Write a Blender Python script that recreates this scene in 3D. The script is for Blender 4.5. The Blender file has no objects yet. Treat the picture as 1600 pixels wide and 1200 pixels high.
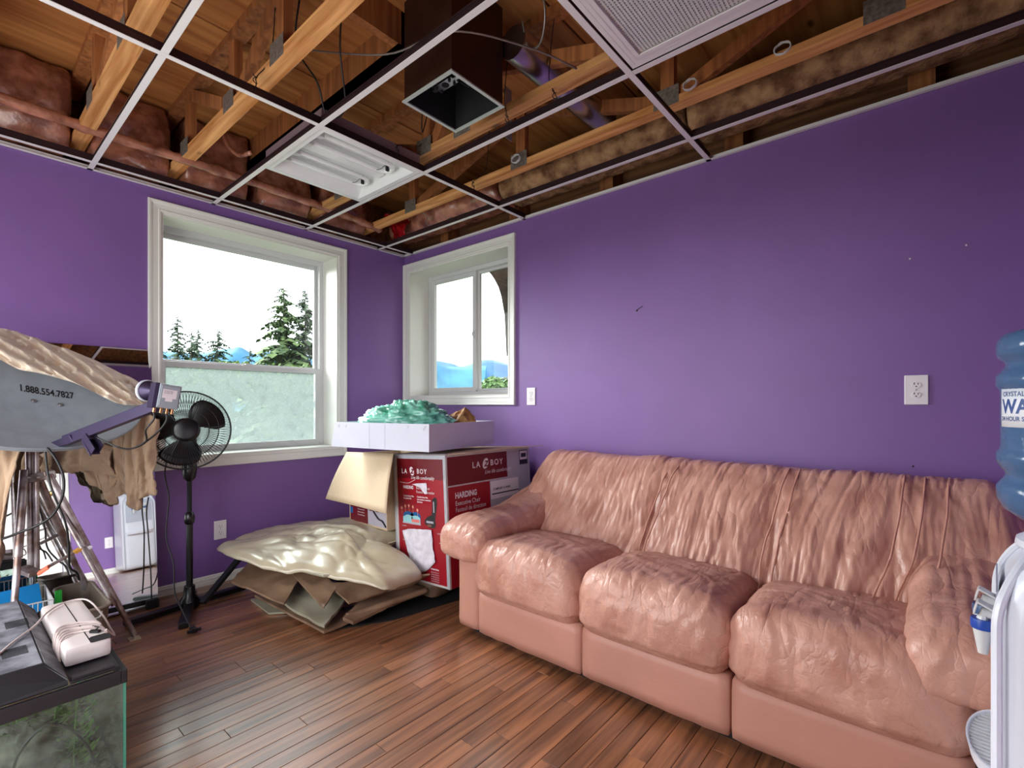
import bpy, bmesh, math, random
from math import sin, cos, pi, radians, sqrt, exp
from mathutils import Vector, Matrix, Euler, noise
random.seed(7)
S = bpy.context.scene
COL = S.collection

# ------------------------------------------------------------------ camera, sky, exposure
cam_data = bpy.data.cameras.new('camera')
cam = bpy.data.objects.new('camera', cam_data); COL.objects.link(cam)
cam.location = (3.43, -2.59, 1.12)
cam.rotation_euler = (pi/2, 0, radians(40.58))
cam_data.sensor_width = 36.0
cam_data.lens = 36.0*767/1600
cam_data.shift_y = 33/1600
cam_data.clip_start = 0.02
cam_data.clip_end = 4000
S.camera = cam
S.view_settings.view_transform = 'Standard'
S.view_settings.look = 'None'
S.view_settings.gamma = 1.0
S.view_settings.use_curve_mapping = False
S.view_settings.exposure = 0.6
S.cycles.use_denoising = True
S.cycles.max_bounces = 10
S.cycles.diffuse_bounces = 5
S.cycles.transparent_max_bounces = 16
S.cycles.sample_clamp_indirect = 6.0
S.cycles.caustics_reflective = False
S.cycles.caustics_refractive = False

W = bpy.data.worlds.new('world'); S.world = W; W.use_nodes = True
wn = W.node_tree.nodes; wl = W.node_tree.links; wn.clear()
wo = wn.new('ShaderNodeOutputWorld'); wb = wn.new('ShaderNodeBackground')
wb.inputs['Color'].default_value = (0.93, 0.955, 1.0, 1)
wb.inputs['Strength'].default_value = 2.6
wl.new(wb.outputs[0], wo.inputs[0])
# added soft sun lamp, boosts the daylight through the large window
sd = bpy.data.lights.new('sky_boost', 'SUN'); sd.energy = 19; sd.angle = radians(55); sd.color = (.97, .98, 1.0)
so = bpy.data.objects.new('sky_boost', sd); COL.objects.link(so)
so.rotation_euler = Vector((-1, -.22, .42)).to_track_quat('Z', 'Y').to_euler()
# fill lamp added in an invented opening behind the camera's left shoulder
ld = bpy.data.lights.new('fill_lamp', 'AREA'); ld.shape = 'RECTANGLE'; ld.size = 2.2; ld.size_y = 1.9
ld.energy = 37; ld.color = (.96, .98, 1.0)
lo = bpy.data.objects.new('fill_lamp', ld); COL.objects.link(lo)
lo.location = (1.45, -3.50, 1.10); lo.rotation_euler = Vector((-.42, 1, .32)).to_track_quat('-Z', 'Y').to_euler()

# ------------------------------------------------------------------ helpers
def lin(c):
    return tuple((x/12.92 if x <= .04045 else ((x+.055)/1.055)**2.4) for x in [v/255 for v in c])
MATS = {}
def mat(name, rgb, rough=.6, metal=0., var=0., vscale=6., bump=0., bscale=60., stretch=(1,1,1), rgb2=None,
        coat=0., spec=.5, detail=4., sheen=0., obj_random=0., contrast=(.35,.65), emission=None):
    if name in MATS: return MATS[name]
    m = bpy.data.materials.new(name); m.use_nodes = True
    n = m.node_tree.nodes; l = m.node_tree.links
    b = n['Principled BSDF']
    c = lin(rgb)
    b.inputs['Base Color'].default_value = (*c, 1)
    b.inputs['Roughness'].default_value = rough
    b.inputs['Metallic'].default_value = metal
    b.inputs['Specular IOR Level'].default_value = spec
    if coat: b.inputs['Coat Weight'].default_value = coat; b.inputs['Coat Roughness'].default_value = .25
    if sheen: b.inputs['Sheen Weight'].default_value = sheen
    tc = n.new('ShaderNodeTexCoord'); mp = n.new('ShaderNodeMapping')
    mp.inputs['Scale'].default_value = stretch
    l.new(tc.outputs['Object'], mp.inputs['Vector'])
    if var or rgb2:
        t = n.new('ShaderNodeTexNoise'); t.inputs['Scale'].default_value = vscale; t.inputs['Detail'].default_value = detail
        l.new(mp.outputs[0], t.inputs['Vector'])
        r = n.new('ShaderNodeValToRGB')
        c2 = lin(rgb2) if rgb2 else tuple(x*(1-var) for x in c)
        c1 = c if rgb2 else tuple(min(1, x*(1+var*.5)) for x in c)
        r.color_ramp.elements[0].color = (*c2, 1); r.color_ramp.elements[1].color = (*c1, 1)
        r.color_ramp.elements[0].position = contrast[0]; r.color_ramp.elements[1].position = contrast[1]
        l.new(t.outputs['Fac'], r.inputs['Fac'])
        out = r.outputs['Color']
        if obj_random:
            oi = n.new('ShaderNodeObjectInfo'); mr = n.new('ShaderNodeMapRange')
            mr.inputs['To Min'].default_value = 1-obj_random; mr.inputs['To Max'].default_value = 1+obj_random
            l.new(oi.outputs['Random'], mr.inputs['Value'])
            hs = n.new('ShaderNodeHueSaturation')
            l.new(mr.outputs[0], hs.inputs['Value']); l.new(out, hs.inputs['Color']); out = hs.outputs[0]
        l.new(out, b.inputs['Base Color'])
    if bump:
        t = n.new('ShaderNodeTexNoise'); t.inputs['Scale'].default_value = bscale; t.inputs['Detail'].default_value = 3
        l.new(mp.outputs[0], t.inputs['Vector'])
        bu = n.new('ShaderNodeBump'); bu.inputs['Strength'].default_value = bump; bu.inputs['Distance'].default_value = .01
        l.new(t.outputs['Fac'], bu.inputs['Height']); l.new(bu.outputs[0], b.inputs['Normal'])
    if emission:
        b.inputs['Emission Color'].default_value = (*c, 1); b.inputs['Emission Strength'].default_value = emission
    MATS[name] = m
    return m

def wood(name, rgb, rgb2, axis='X', knots=True, rough=.75, scale=1.0, objr=.15):
    if name in MATS: return MATS[name]
    m = bpy.data.materials.new(name); m.use_nodes = True
    n = m.node_tree.nodes; l = m.node_tree.links; b = n['Principled BSDF']
    b.inputs['Roughness'].default_value = rough
    tc = n.new('ShaderNodeTexCoord'); oi = n.new('ShaderNodeObjectInfo')
    add = n.new('ShaderNodeVectorMath'); add.operation = 'ADD'
    sc = n.new('ShaderNodeVectorMath'); sc.operation = 'SCALE'; sc.inputs['Scale'].default_value = 37.
    cx = n.new('ShaderNodeCombineXYZ')
    l.new(oi.outputs['Random'], cx.inputs[0]); l.new(oi.outputs['Random'], cx.inputs[1]); l.new(oi.outputs['Random'], cx.inputs[2])
    l.new(cx.outputs[0], sc.inputs[0]); l.new(tc.outputs['Object'], add.inputs[0]); l.new(sc.outputs[0], add.inputs[1])
    mp = n.new('ShaderNodeMapping')
    st = {'X': (1.2, 22, 22), 'Y': (22, 1.2, 22), 'Z': (22, 22, 1.2)}[axis]
    mp.inputs['Scale'].default_value = tuple(s*scale for s in st)
    l.new(add.outputs[0], mp.inputs['Vector'])
    t = n.new('ShaderNodeTexNoise'); t.inputs['Scale'].default_value = 1.6; t.inputs['Detail'].default_value = 6; t.inputs['Distortion'].default_value = .6
    l.new(mp.outputs[0], t.inputs['Vector'])
    r = n.new('ShaderNodeValToRGB'); r.color_ramp.elements[0].position = .34; r.color_ramp.elements[1].position = .66
    r.color_ramp.elements[0].color = (*lin(rgb2), 1); r.color_ramp.elements[1].color = (*lin(rgb), 1)
    l.new(t.outputs['Fac'], r.inputs['Fac']); out = r.outputs[0]
    if knots:
        v = n.new('ShaderNodeTexVoronoi'); v.inputs['Scale'].default_value = 4.2
        mp2 = n.new('ShaderNodeMapping')
        k = {'X': (.75, 1.6, 1.6), 'Y': (1.6, .75, 1.6), 'Z': (1.6, 1.6, .75)}[axis]
        mp2.inputs['Scale'].default_value = k
        l.new(add.outputs[0], mp2.inputs['Vector']); l.new(mp2.outputs[0], v.inputs['Vector'])
        kr = n.new('ShaderNodeValToRGB'); kr.color_ramp.elements[0].position = .05; kr.color_ramp.elements[1].position = .13
        kr.color_ramp.elements[0].color = (.16, .12, .10, 1); kr.color_ramp.elements[1].color = (1, 1, 1, 1)
        l.new(v.outputs['Distance'], kr.inputs['Fac'])
        mx = n.new('ShaderNodeMix'); mx.data_type = 'RGBA'; mx.blend_type = 'MULTIPLY'; mx.inputs['Factor'].default_value = .85
        l.new(out, mx.inputs['A']); l.new(kr.outputs[0], mx.inputs['B']); out = mx.outputs['Result']
    if objr:
        mr = n.new('ShaderNodeMapRange'); mr.inputs['To Min'].default_value = 1-objr; mr.inputs['To Max'].default_value = 1+objr
        l.new(oi.outputs['Random'], mr.inputs['Value'])
        hs = n.new('ShaderNodeHueSaturation'); l.new(mr.outputs[0], hs.inputs['Value']); l.new(out, hs.inputs['Color']); out = hs.outputs[0]
    l.new(out, b.inputs['Base Color'])
    bu = n.new('ShaderNodeBump'); bu.inputs['Strength'].default_value = .25; bu.inputs['Distance'].default_value = .003
    l.new(t.outputs['Fac'], bu.inputs['Height']); l.new(bu.outputs[0], b.inputs['Normal'])
    MATS[name] = m
    return m

def leather(name, rgb, rgb2, vert=True, depth=.010):
    if name in MATS: return MATS[name]
    m = mat(name, rgb, rough=.38, rgb2=rgb2, vscale=7, detail=7, spec=.5, contrast=(.25, .6))
    n = m.node_tree.nodes; l = m.node_tree.links; b = n['Principled BSDF']
    tc = n.new('ShaderNodeTexCoord'); prev = None; h = None
    def layer(scale, stretch, rot, gain, dist=.5):
        nonlocal h
        mp = n.new('ShaderNodeMapping'); mp.inputs['Scale'].default_value = stretch; mp.inputs['Rotation'].default_value = rot
        l.new(tc.outputs['Object'], mp.inputs['Vector'])
        t = n.new('ShaderNodeTexNoise'); t.inputs['Scale'].default_value = scale; t.inputs['Detail'].default_value = 2; t.inputs['Distortion'].default_value = dist
        l.new(mp.outputs[0], t.inputs['Vector'])
        s1 = n.new('ShaderNodeMath'); s1.operation = 'SUBTRACT'; s1.inputs[1].default_value = .5; l.new(t.outputs['Fac'], s1.inputs[0])
        s2 = n.new('ShaderNodeMath'); s2.operation = 'ABSOLUTE'; l.new(s1.outputs[0], s2.inputs[0])
        s3 = n.new('ShaderNodeMath'); s3.operation = 'POWER'; s3.inputs[1].default_value = .55; l.new(s2.outputs[0], s3.inputs[0])
        s4 = n.new('ShaderNodeMath'); s4.operation = 'MULTIPLY_ADD'; s4.inputs[1].default_value = gain; s4.inputs[2].default_value = 0
        l.new(s3.outputs[0], s4.inputs[0])
        if h is not None: l.new(h, s4.inputs[2])
        h = s4.outputs[0]
    if vert:
        layer(11, (1, .5, .07), (0, .22, 0), 1.0, .25); layer(13, (1, .5, .12), (0, -.35, 0), .7, .3); layer(20, (1, .6, .22), (0, .6, 0), .25, .4)
    else:
        layer(9, (1, .22, .5), (0, 0, .5), 1.0, .3); layer(10, (1, .25, .5), (0, 0, -.6), .8, .3); layer(16, (1, .3, .6), (.2, 0, .2), .4); layer(30, (1, .6, 1), (0, 0, 1.2), .25)
    layer(70, (1, 1, 1), (0, 0, 0), .10, 0)
    bu = n.new('ShaderNodeBump'); bu.inputs['Strength'].default_value = 1.0; bu.inputs['Distance'].default_value = depth
    l.new(h, bu.inputs['Height']); l.new(bu.outputs[0], b.inputs['Normal'])
    return m

def glassy(name, tint=(1,1,1), gloss=.08, haze=0., hazecol=(.8,.82,.8), noise_haze=0., scale=8.):
    if name in MATS: return MATS[name]
    m = bpy.data.materials.new(name); m.use_nodes = True
    n = m.node_tree.nodes; l = m.node_tree.links; n.clear()
    o = n.new('ShaderNodeOutputMaterial'); t = n.new('ShaderNodeBsdfTransparent'); t.inputs[0].default_value = (*tint, 1)
    g = n.new('ShaderNodeBsdfGlossy'); g.inputs['Roughness'].default_value = .02
    fc = n.new('ShaderNodeLayerWeight'); fc.inputs['Blend'].default_value = .5
    pw_ = n.new('ShaderNodeMath'); pw_.operation = 'POWER'; pw_.inputs[1].default_value = 5.
    l.new(fc.outputs['Facing'], pw_.inputs[0])
    lw = n.new('ShaderNodeMapRange'); lw.inputs['To Min'].default_value = .03; lw.inputs['To Max'].default_value = .8
    l.new(pw_.outputs[0], lw.inputs['Value'])
    m1 = n.new('ShaderNodeMixShader'); l.new(lw.outputs[0], m1.inputs[0]); l.new(t.outputs[0], m1.inputs[1]); l.new(g.outputs[0], m1.inputs[2])
    last = m1.outputs[0]
    if haze:
        d = n.new('ShaderNodeBsdfDiffuse'); d.inputs[0].default_value = (*hazecol, 1)
        tr = n.new('ShaderNodeBsdfTranslucent'); tr.inputs[0].default_value = (*hazecol, 1)
        m2 = n.new('ShaderNodeMixShader'); m2.inputs[0].default_value = .6; l.new(d.outputs[0], m2.inputs[1]); l.new(tr.outputs[0], m2.inputs[2])
        m3 = n.new('ShaderNodeMixShader'); m3.inputs[0].default_value = haze
        if noise_haze:
            tc = n.new('ShaderNodeTexCoord'); nz = n.new('ShaderNodeTexNoise'); nz.inputs['Scale'].default_value = scale; nz.inputs['Detail'].default_value = 8
            l.new(tc.outputs['Object'], nz.inputs['Vector'])
            mr = n.new('ShaderNodeMapRange'); mr.inputs['From Min'].default_value = .3; mr.inputs['From Max'].default_value = .7
            mr.inputs['To Min'].default_value = max(0, haze-noise_haze); mr.inputs['To Max'].default_value = min(1, haze+noise_haze)
            l.new(nz.outputs['Fac'], mr.inputs['Value']); l.new(mr.outputs[0], m3.inputs[0])
        l.new(last, m3.inputs[1]); l.new(m2.outputs[0], m3.inputs[2]); last = m3.outputs[0]
    l.new(last, o.inputs[0])
    MATS[name] = m
    return m

class B:
    """collects faces in one coordinate frame"""
    def __init__(s): s.v = []; s.f = []; s.m = []
    def add(s, vs, fs, mi=0, M=None):
        o = len(s.v)
        for p in vs:
            p = Vector(p)
            s.v.append(M @ p if M is not None else p)
        for f in fs: s.f.append([i+o for i in f]); s.m.append(mi)
        return s
    def box(s, a, b, mi=0, M=None):
        x0, y0, z0 = [min(p, q) for p, q in zip(a, b)]; x1, y1, z1 = [max(p, q) for p, q in zip(a, b)]
        vs = [(x0,y0,z0),(x1,y0,z0),(x1,y1,z0),(x0,y1,z0),(x0,y0,z1),(x1,y0,z1),(x1,y1,z1),(x0,y1,z1)]
        fs = [(0,3,2,1),(4,5,6,7),(0,1,5,4),(1,2,6,5),(2,3,7,6),(3,0,4,7)]
        return s.add(vs, fs, mi, M)
    def bar(s, p, q, w, h, mi=0, up=(0,0,1)):
        """a rectangular bar from p to q; w across, h along up"""
        p = Vector(p); q = Vector(q); d = q-p; L = d.length; d.normalize(); u = Vector(up)
        if abs(d.dot(u)) > .97: u = Vector((1,0,0))
        x = d.cross(u).normalized(); z = x.cross(d).normalized()
        M = Matrix((x, d, z)).transposed().to_4x4(); M.translation = p
        return s.box((-w/2, 0, -h/2), (w/2, L, h/2), mi, M)
    def tube(s, pts, r, seg=8, mi=0, closed=False, caps=True, rs=None):
        pts = [Vector(p) for p in pts]; n = len(pts); ring = []
        t0 = (pts[1]-pts[0]).normalized()
        u = Vector((0,0,1)) if abs(t0.z) < .9 else Vector((1,0,0))
        u = (u - t0*u.dot(t0)).normalized(); vs = []
        for i, p in enumerate(pts):
            if closed: t = (pts[(i+1) % n]-pts[i-1]).normalized()
            else: t = (pts[min(i+1, n-1)]-pts[max(i-1, 0)]).normalized()
            u = (u - t*u.dot(t)); u = u.normalized() if u.length > 1e-6 else Vector((1,0,0)); w = t.cross(u)
            rr = rs[i] if rs else r
            for k in range(seg):
                a = 2*pi*k/seg; vs.append(p+(u*cos(a)+w*sin(a))*rr)
        fs = []
        for i in range(n if closed else n-1):
            j = (i+1) % n
            for k in range(seg):
                k2 = (k+1) % seg; fs.append((i*seg+k, i*seg+k2, j*seg+k2, j*seg+k))
        if caps and not closed:
            fs.append(tuple(range(seg-1, -1, -1))); fs.append(tuple((n-1)*seg+k for k in range(seg)))
        return s.add(vs, fs, mi)
    def cyl(s, p, q, r, seg=12, mi=0, r2=None):
        return s.tube([p, q], r, seg, mi, rs=[r, r2 if r2 is not None else r])
    def lathe(s, prof, seg=24, mi=0, M=None, cap=True):
        vs = []; n = len(prof)
        for r, z in prof:
            for k in range(seg):
                a = 2*pi*k/seg; vs.append((r*cos(a), r*sin(a), z))
        fs = [(i*seg+k, i*seg+(k+1) % seg, (i+1)*seg+(k+1) % seg, (i+1)*seg+k) for i in range(n-1) for k in range(seg)]
        if cap:
            if prof[0][0] > 1e-5: fs.append(tuple(range(seg-1, -1, -1)))
            if prof[-1][0] > 1e-5: fs.append(tuple((n-1)*seg+k for k in range(seg)))
        return s.add(vs, fs, mi, M)
    def prism(s, poly, z0, z1, mi=0, M=None):
        n = len(poly); vs = [(x, y, z0) for x, y in poly]+[(x, y, z1) for x, y in poly]
        fs = [tuple(range(n-1, -1, -1)), tuple(range(n, 2*n))]+[(i, (i+1) % n, n+(i+1) % n, n+i) for i in range(n)]
        return s.add(vs, fs, mi, M)
    def grid(s, fn, nu, nv, mi=0, cu=False, cv=False):
        vs = [fn(i/(nu if cu else nu-1), j/(nv if cv else nv-1)) for i in range(nu) for j in range(nv)]
        fs = []
        for i in range(nu if cu else nu-1):
            for j in range(nv if cv else nv-1):
                a, b = i, (i+1) % nu; c, d = j, (j+1) % nv
                fs.append((a*nv+c, b*nv+c, b*nv+d, a*nv+d))
        return s.add(vs, fs, mi)
    def text(s, txt, size, org, xd, yd, mi=0, lift=.0008, shear=0., bold=0., spacing=1., align='LEFT', width=1.0):
        cu = bpy.data.curves.new('t', 'FONT'); cu.body = txt; cu.size = size; cu.shear = shear; cu.offset = bold
        cu.space_character = spacing; cu.align_x = align; cu.resolution_u = 3
        ob = bpy.data.objects.new('t', cu)
        me = bpy.data.meshes.new_from_object(ob)
        xd = Vector(xd).normalized(); yd = Vector(yd).normalized(); nd = xd.cross(yd)
        M = Matrix((xd*width, yd, nd)).transposed().to_4x4(); M.translation = Vector(org)+nd*lift
        s.add([v.co.copy() for v in me.vertices], [list(p.vertices) for p in me.polygons], mi, M)
        bpy.data.objects.remove(ob); bpy.data.meshes.remove(me); bpy.data.curves.remove(cu)
        return s
    def build(s, name, mats, parent=None, smooth=False, bevel=0., world=False, weld=False, kind=None, label=None, angle=40, seg=2, solid=0.):
        if not isinstance(mats, (list, tuple)): mats = [mats]
        me = bpy.data.meshes.new(name)
        vs = s.v
        if world and parent is not None:
            r = parent
            while r.parent: r = r.parent
            inv = r['_M'] if False else ROOT[r.name]
            vs = [inv @ v for v in vs]
        me.from_pydata([tuple(v) for v in vs], [], s.f)
        for m in mats: me.materials.append(m)
        me.polygons.foreach_set('material_index', s.m)
        if weld or bevel:
            bm = bmesh.new(); bm.from_mesh(me)
            if weld: bmesh.ops.remove_doubles(bm, verts=bm.verts, dist=1e-5)
            if bevel:
                es = [e for e in bm.edges if len(e.link_faces) == 2 and e.calc_face_angle(0) > radians(30)]
                bmesh.ops.bevel(bm, geom=es, offset=bevel, segments=seg, affect='EDGES', profile=.6, clamp_overlap=True)
            bm.to_mesh(me); bm.free()
        if smooth:
            me.polygons.foreach_set('use_smooth', [True]*len(me.polygons))
            if angle: me.set_sharp_from_angle(angle=radians(angle))
        me.update()
        o = bpy.data.objects.new(name, me); COL.objects.link(o)
        if solid:
            md = o.modifiers.new('solid', 'SOLIDIFY'); md.thickness = solid; md.offset = -1
        if parent is not None: o.parent = parent
        if kind: o['kind'] = kind
        if label: o['label'] = label
        return o
ROOT = {}
def thing(name, label, cat, loc=(0,0,0), rot=(0,0,0), group=None):
    o = bpy.data.objects.new(name, None); COL.objects.link(o); o.empty_display_size = .1
    o.location = loc; o.rotation_euler = rot
    if label: o['label'] = label
    if cat: o['category'] = cat
    if group: o['group'] = group
    M = Matrix.Translation(Vector(loc)) @ Euler(rot).to_matrix().to_4x4()
    ROOT[o.name] = M.inverted()
    return o
def tag(o, label, cat, group=None, kind=None):
    o['label'] = label; o['category'] = cat
    if group: o['group'] = group
    if kind: o['kind'] = kind
    return o
def struct(o, label=None):
    o['kind'] = 'structure'
    if label: o['label'] = label
    return o
def copy_tree(o, parent=None):
    c = o.copy(); COL.objects.link(c); c.parent = parent
    for ch in list(o.children): copy_tree(ch, c)
    return c
def recentre(o):
    """put the origin of a one-mesh thing at its base"""
    vs = o.data.vertices
    mn = [min(v.co[i] for v in vs) for i in range(3)]; mx = [max(v.co[i] for v in vs) for i in range(3)]
    c = Vector(((mn[0]+mx[0])/2, (mn[1]+mx[1])/2, mn[2]))
    o.data.transform(Matrix.Translation(-c)); o.location = c
    return o
def ss(a, b, x):
    t = max(0., min(1., (x-a)/(b-a))); return t*t*(3-2*t)
def nz(x, y=0, z=0): return noise.noise(Vector((x, y, z)))
def ridge(x, y, z=0, p=4): return (1-abs(nz(x, y, z)))**p
def spline(pts, n=8):
    P = [Vector(p) for p in pts]; out = []
    for i in range(len(P)-1):
        p0 = P[max(i-1, 0)]; p1 = P[i]; p2 = P[i+1]; p3 = P[min(i+2, len(P)-1)]
        for k in range(n):
            t = k/n
            out.append(.5*((2*p1)+(p2-p0)*t+(2*p0-5*p1+4*p2-p3)*t*t+(3*p1-p0-3*p2+p3)*t**3))
    out.append(P[-1]); return out
def rbox(b, c, h, r, res, warp=None, disp=None, mi=0):
    """rounded box, centre c, half sizes h, corner radius r; warp(p)->p, disp(p,n)->float"""
    c = Vector(c); h = Vector(h); vs = []; ns = []; fs = []; idx = {}
    rs_ = res if isinstance(res, (tuple, list)) else (res,)*3
    nn = [max(2, int(round(2*h[i]/rs_[i]))) for i in range(3)]
    def vert(p):
        key = tuple(round(x, 6) for x in p)
        if key in idx: return idx[key]
        q = Vector([max(-(h[i]-r), min(h[i]-r, p[i])) for i in range(3)])
        n = (Vector(p)-q); n = n.normalized() if n.length > 1e-9 else Vector((0,0,1))
        vs.append(q+n*r+c); ns.append(n); idx[key] = len(vs)-1; return idx[key]
    for ax in range(3):
        u, v = (ax+1) % 3, (ax+2) % 3
        for sg in (-1, 1):
            for i in range(nn[u]):
                for j in range(nn[v]):
                    q = []
                    for di, dj in ((0,0),(1,0),(1,1),(0,1)):
                        p = [0,0,0]; p[ax] = sg*h[ax]; p[u] = -h[u]+2*h[u]*(i+di)/nn[u]; p[v] = -h[v]+2*h[v]*(j+dj)/nn[v]
                        q.append(vert(p))
                    fs.append(q if sg > 0 else q[::-1])
    out = []
    for p, n in zip(vs, ns):
        d = disp(p, n) if disp else 0
        w = p+n*d
        out.append(warp(w) if warp else w)
    b.add(out, fs, mi)

# ------------------------------------------------------------------ materials
M_wall = mat('purple_wall_paint', (122, 87, 150), rough=.5, var=.05, vscale=3, bump=.05, bscale=180)
M_white = mat('white_trim_paint', (222, 220, 214), rough=.4)
M_vinyl = mat('white_vinyl', (205, 205, 205), rough=.35)
M_plug = mat('outlet_plastic', (226, 220, 222), rough=.35)
M_dark = mat('dark_slot', (25, 22, 24), rough=.8)
M_floor = wood('laminate', (166, 110, 74), (98, 62, 42), 'Y', knots=False, rough=.36, objr=.2)
M_floor.node_tree.nodes['Principled BSDF'].inputs['Coat Weight'].default_value = 1.0; M_floor.node_tree.nodes['Principled BSDF'].inputs['Coat Roughness'].default_value = .24
M_chord = wood('pine_chord', (226, 168, 108), (176, 112, 56), 'X')
M_webw = wood('pine_web', (178, 112, 62), (132, 78, 40), 'Z')
M_ply = wood('plywood', (206, 140, 76), (158, 94, 44), 'Y', scale=.5, objr=.1)
M_rim = wood('rim_board', (150, 100, 62), (100, 62, 36), 'X', knots=False)
M_ins = mat('insulation', (186, 124, 100), rough=.26, rgb2=(110, 62, 46), vscale=9, bump=1.0, bscale=17, coat=.7, detail=8)
M_batt = mat('tan_insulation', (176, 136, 96), rough=.95, rgb2=(100, 64, 40), vscale=14, bump=1, bscale=50, detail=8)
M_grid = mat('grid_white', (228, 224, 224), rough=.35)
M_web = mat('tee_web', (62, 46, 52), rough=.35, metal=.6)  # dark tone painted in for what the metal web reflects
M_steel = mat('galvanised', (190, 186, 192), rough=.28, metal=1., var=.25, vscale=9)
M_plate = mat('nail_plate', (128, 120, 112), rough=.5, metal=.3, var=.4, vscale=60)
M_boxmet = mat('metal_wood_reflection', (70, 44, 36), rough=.45, metal=.7, var=.15, vscale=12)  # brown stands in for wood reflected in galvanised metal
M_black = mat('black_plastic', (11, 10, 13), rough=.3)
M_blackm = mat('black_matte', (10, 10, 12), rough=.8)
M_wire = mat('black_cable', (16, 15, 17), rough=.45)
M_wiregr = mat('grey_wire', (140, 130, 125), rough=.4, metal=.7)

# ------------------------------------------------------------------ room shell
H = 2.40; XB = 3.85; YF = -3.45; T = .27
# window openings
W1 = (-1.745, -.615, .80, 2.25)       # y0 y1 z0 z1 in the wall x=0
W2 = (.065, 1.185, 1.185, 2.245)      # x0 x1 z0 z1 in the wall y=0
b = B()
b.box((-T, YF, 0), (0, W1[0], H)); b.box((-T, W1[1], 0), (0, T, H))
b.box((-T, W1[0], 0), (0, W1[1], W1[2])); b.box((-T, W1[0], W1[3]), (0, W1[1], H))
struct(b.build('wall_left', M_wall), 'purple painted wall with the large window')
b = B()
b.box((0, 0, 0), (W2[0], T, H)); b.box((W2[1], 0, 0), (XB+.1, T, H))
b.box((W2[0], 0, 0), (W2[1], T, W2[2])); b.box((W2[0], 0, W2[3]), (W2[1], T, H))
# a hairline scuff and small holes are real dents in the paint
struct(b.build('wall_right', M_wall), 'long purple painted wall behind the sofa')
D1 = (-2.56, -1.74, 2.03)
b = B()
b.box((XB, D1[1], 0), (XB+.12, 0, H)); b.box((XB, YF, 0), (XB+.12, D1[0], H)); b.box((XB, D1[0], D1[2]), (XB+.12, D1[1], H))
struct(b.build('wall_back', M_wall), 'purple wall opposite the large window, with a white door')
b = B(); b.box((-T, YF-.12, 0), (.45, YF, H)); b.box((2.75, YF-.12, 0), (XB+.12, YF, H)); b.box((.45, YF-.12, 2.08), (2.75, YF, H))  # the wide gap is an added opening for the fill lamp
struct(b.build('wall_front', M_wall), 'purple wall facing the sofa, with an opening added for the fill light')

# floor: strips of laminate on a slab
fl = struct(B().box((-T, YF-.12, -.12), (XB+.12, T, -.012)).build('floor', M_blackm), 'brown wood laminate strip floor')
pw = .0655; plank_meshes = {}
def plank(x, y0, y1):
    L = round(y1-y0, 3)
    if L not in plank_meshes:
        bb = B(); g = .0006; c = .0012
        x0, x1, a0, a1 = g, pw-g, g, L-g
        vs = [(x0,a0,-.012),(x1,a0,-.012),(x1,a1,-.012),(x0,a1,-.012),(x0,a0,-c),(x1,a0,-c),(x1,a1,-c),(x0,a1,-c),
              (x0+c,a0+c,0),(x1-c,a0+c,0),(x1-c,a1-c,0),(x0+c,a1-c,0)]
        fs = [(0,1,5,4),(1,2,6,5),(2,3,7,6),(3,0,4,7),(4,5,9,8),(5,6,10,9),(6,7,11,10),(7,4,8,11),(8,9,10,11)]
        bb.add(vs, fs)
        o = bb.build('plank', M_floor, fl); plank_meshes[L] = o.data
    else:
        o = bpy.data.objects.new('plank', plank_meshes[L]); COL.objects.link(o); o.parent = fl
    o.location = (x, y0, 0)
rr = random.Random(3); nrow = int(XB/pw)+1
for i in range(nrow):
    x = i*pw
    if x+pw > XB+.001+pw: break
    y = YF + rr.choice([-.9, -.7, -.5, -.3, -.1])
    first = True
    while y < 0:
        L = rr.choice([.8, 1.0, 1.2, 1.3])
        y0, y1 = max(y, YF), min(y+L, 0)
        if y1-y0 > .05: plank(x, round(y0, 2), round(y1, 2))
        y += L

def baseboard(name, p, q, nrm):
    """moulded skirting from p to q along the floor; nrm points into the room"""
    p = Vector(p); q = Vector(q); n = Vector(nrm)
    prof = [(0, 0), (.012, 0), (.012, .022), (.008, .026), (.011, .030), (.011, .042), (.007, .046), (.008, .052), (.003, .058), (0, .058)]
    bb = B(); vs = [e+n*a+Vector((0,0,z)) for e in (p, q) for a, z in prof]; k = len(prof)
    fs = [(i, (i+1) % k, k+(i+1) % k, k+i) for i in range(k)]+[tuple(range(k)), tuple(range(2*k-1, k-1, -1))]
    bb.add(vs, fs); return struct(bb.build(name, M_white), 'white moulded baseboard')
baseboard('baseboard_left', (0, YF, 0), (0, 0, 0), (1, 0, 0))
baseboard('baseboard_right', (0, 0, 0), (XB, 0, 0), (0, -1, 0))
baseboard('baseboard_back', (XB, D1[1]+.07, 0), (XB, 0, 0), (-1, 0, 0))
baseboard('baseboard_front', (0, YF, 0), (.42, YF, 0), (0, 1, 0))

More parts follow.
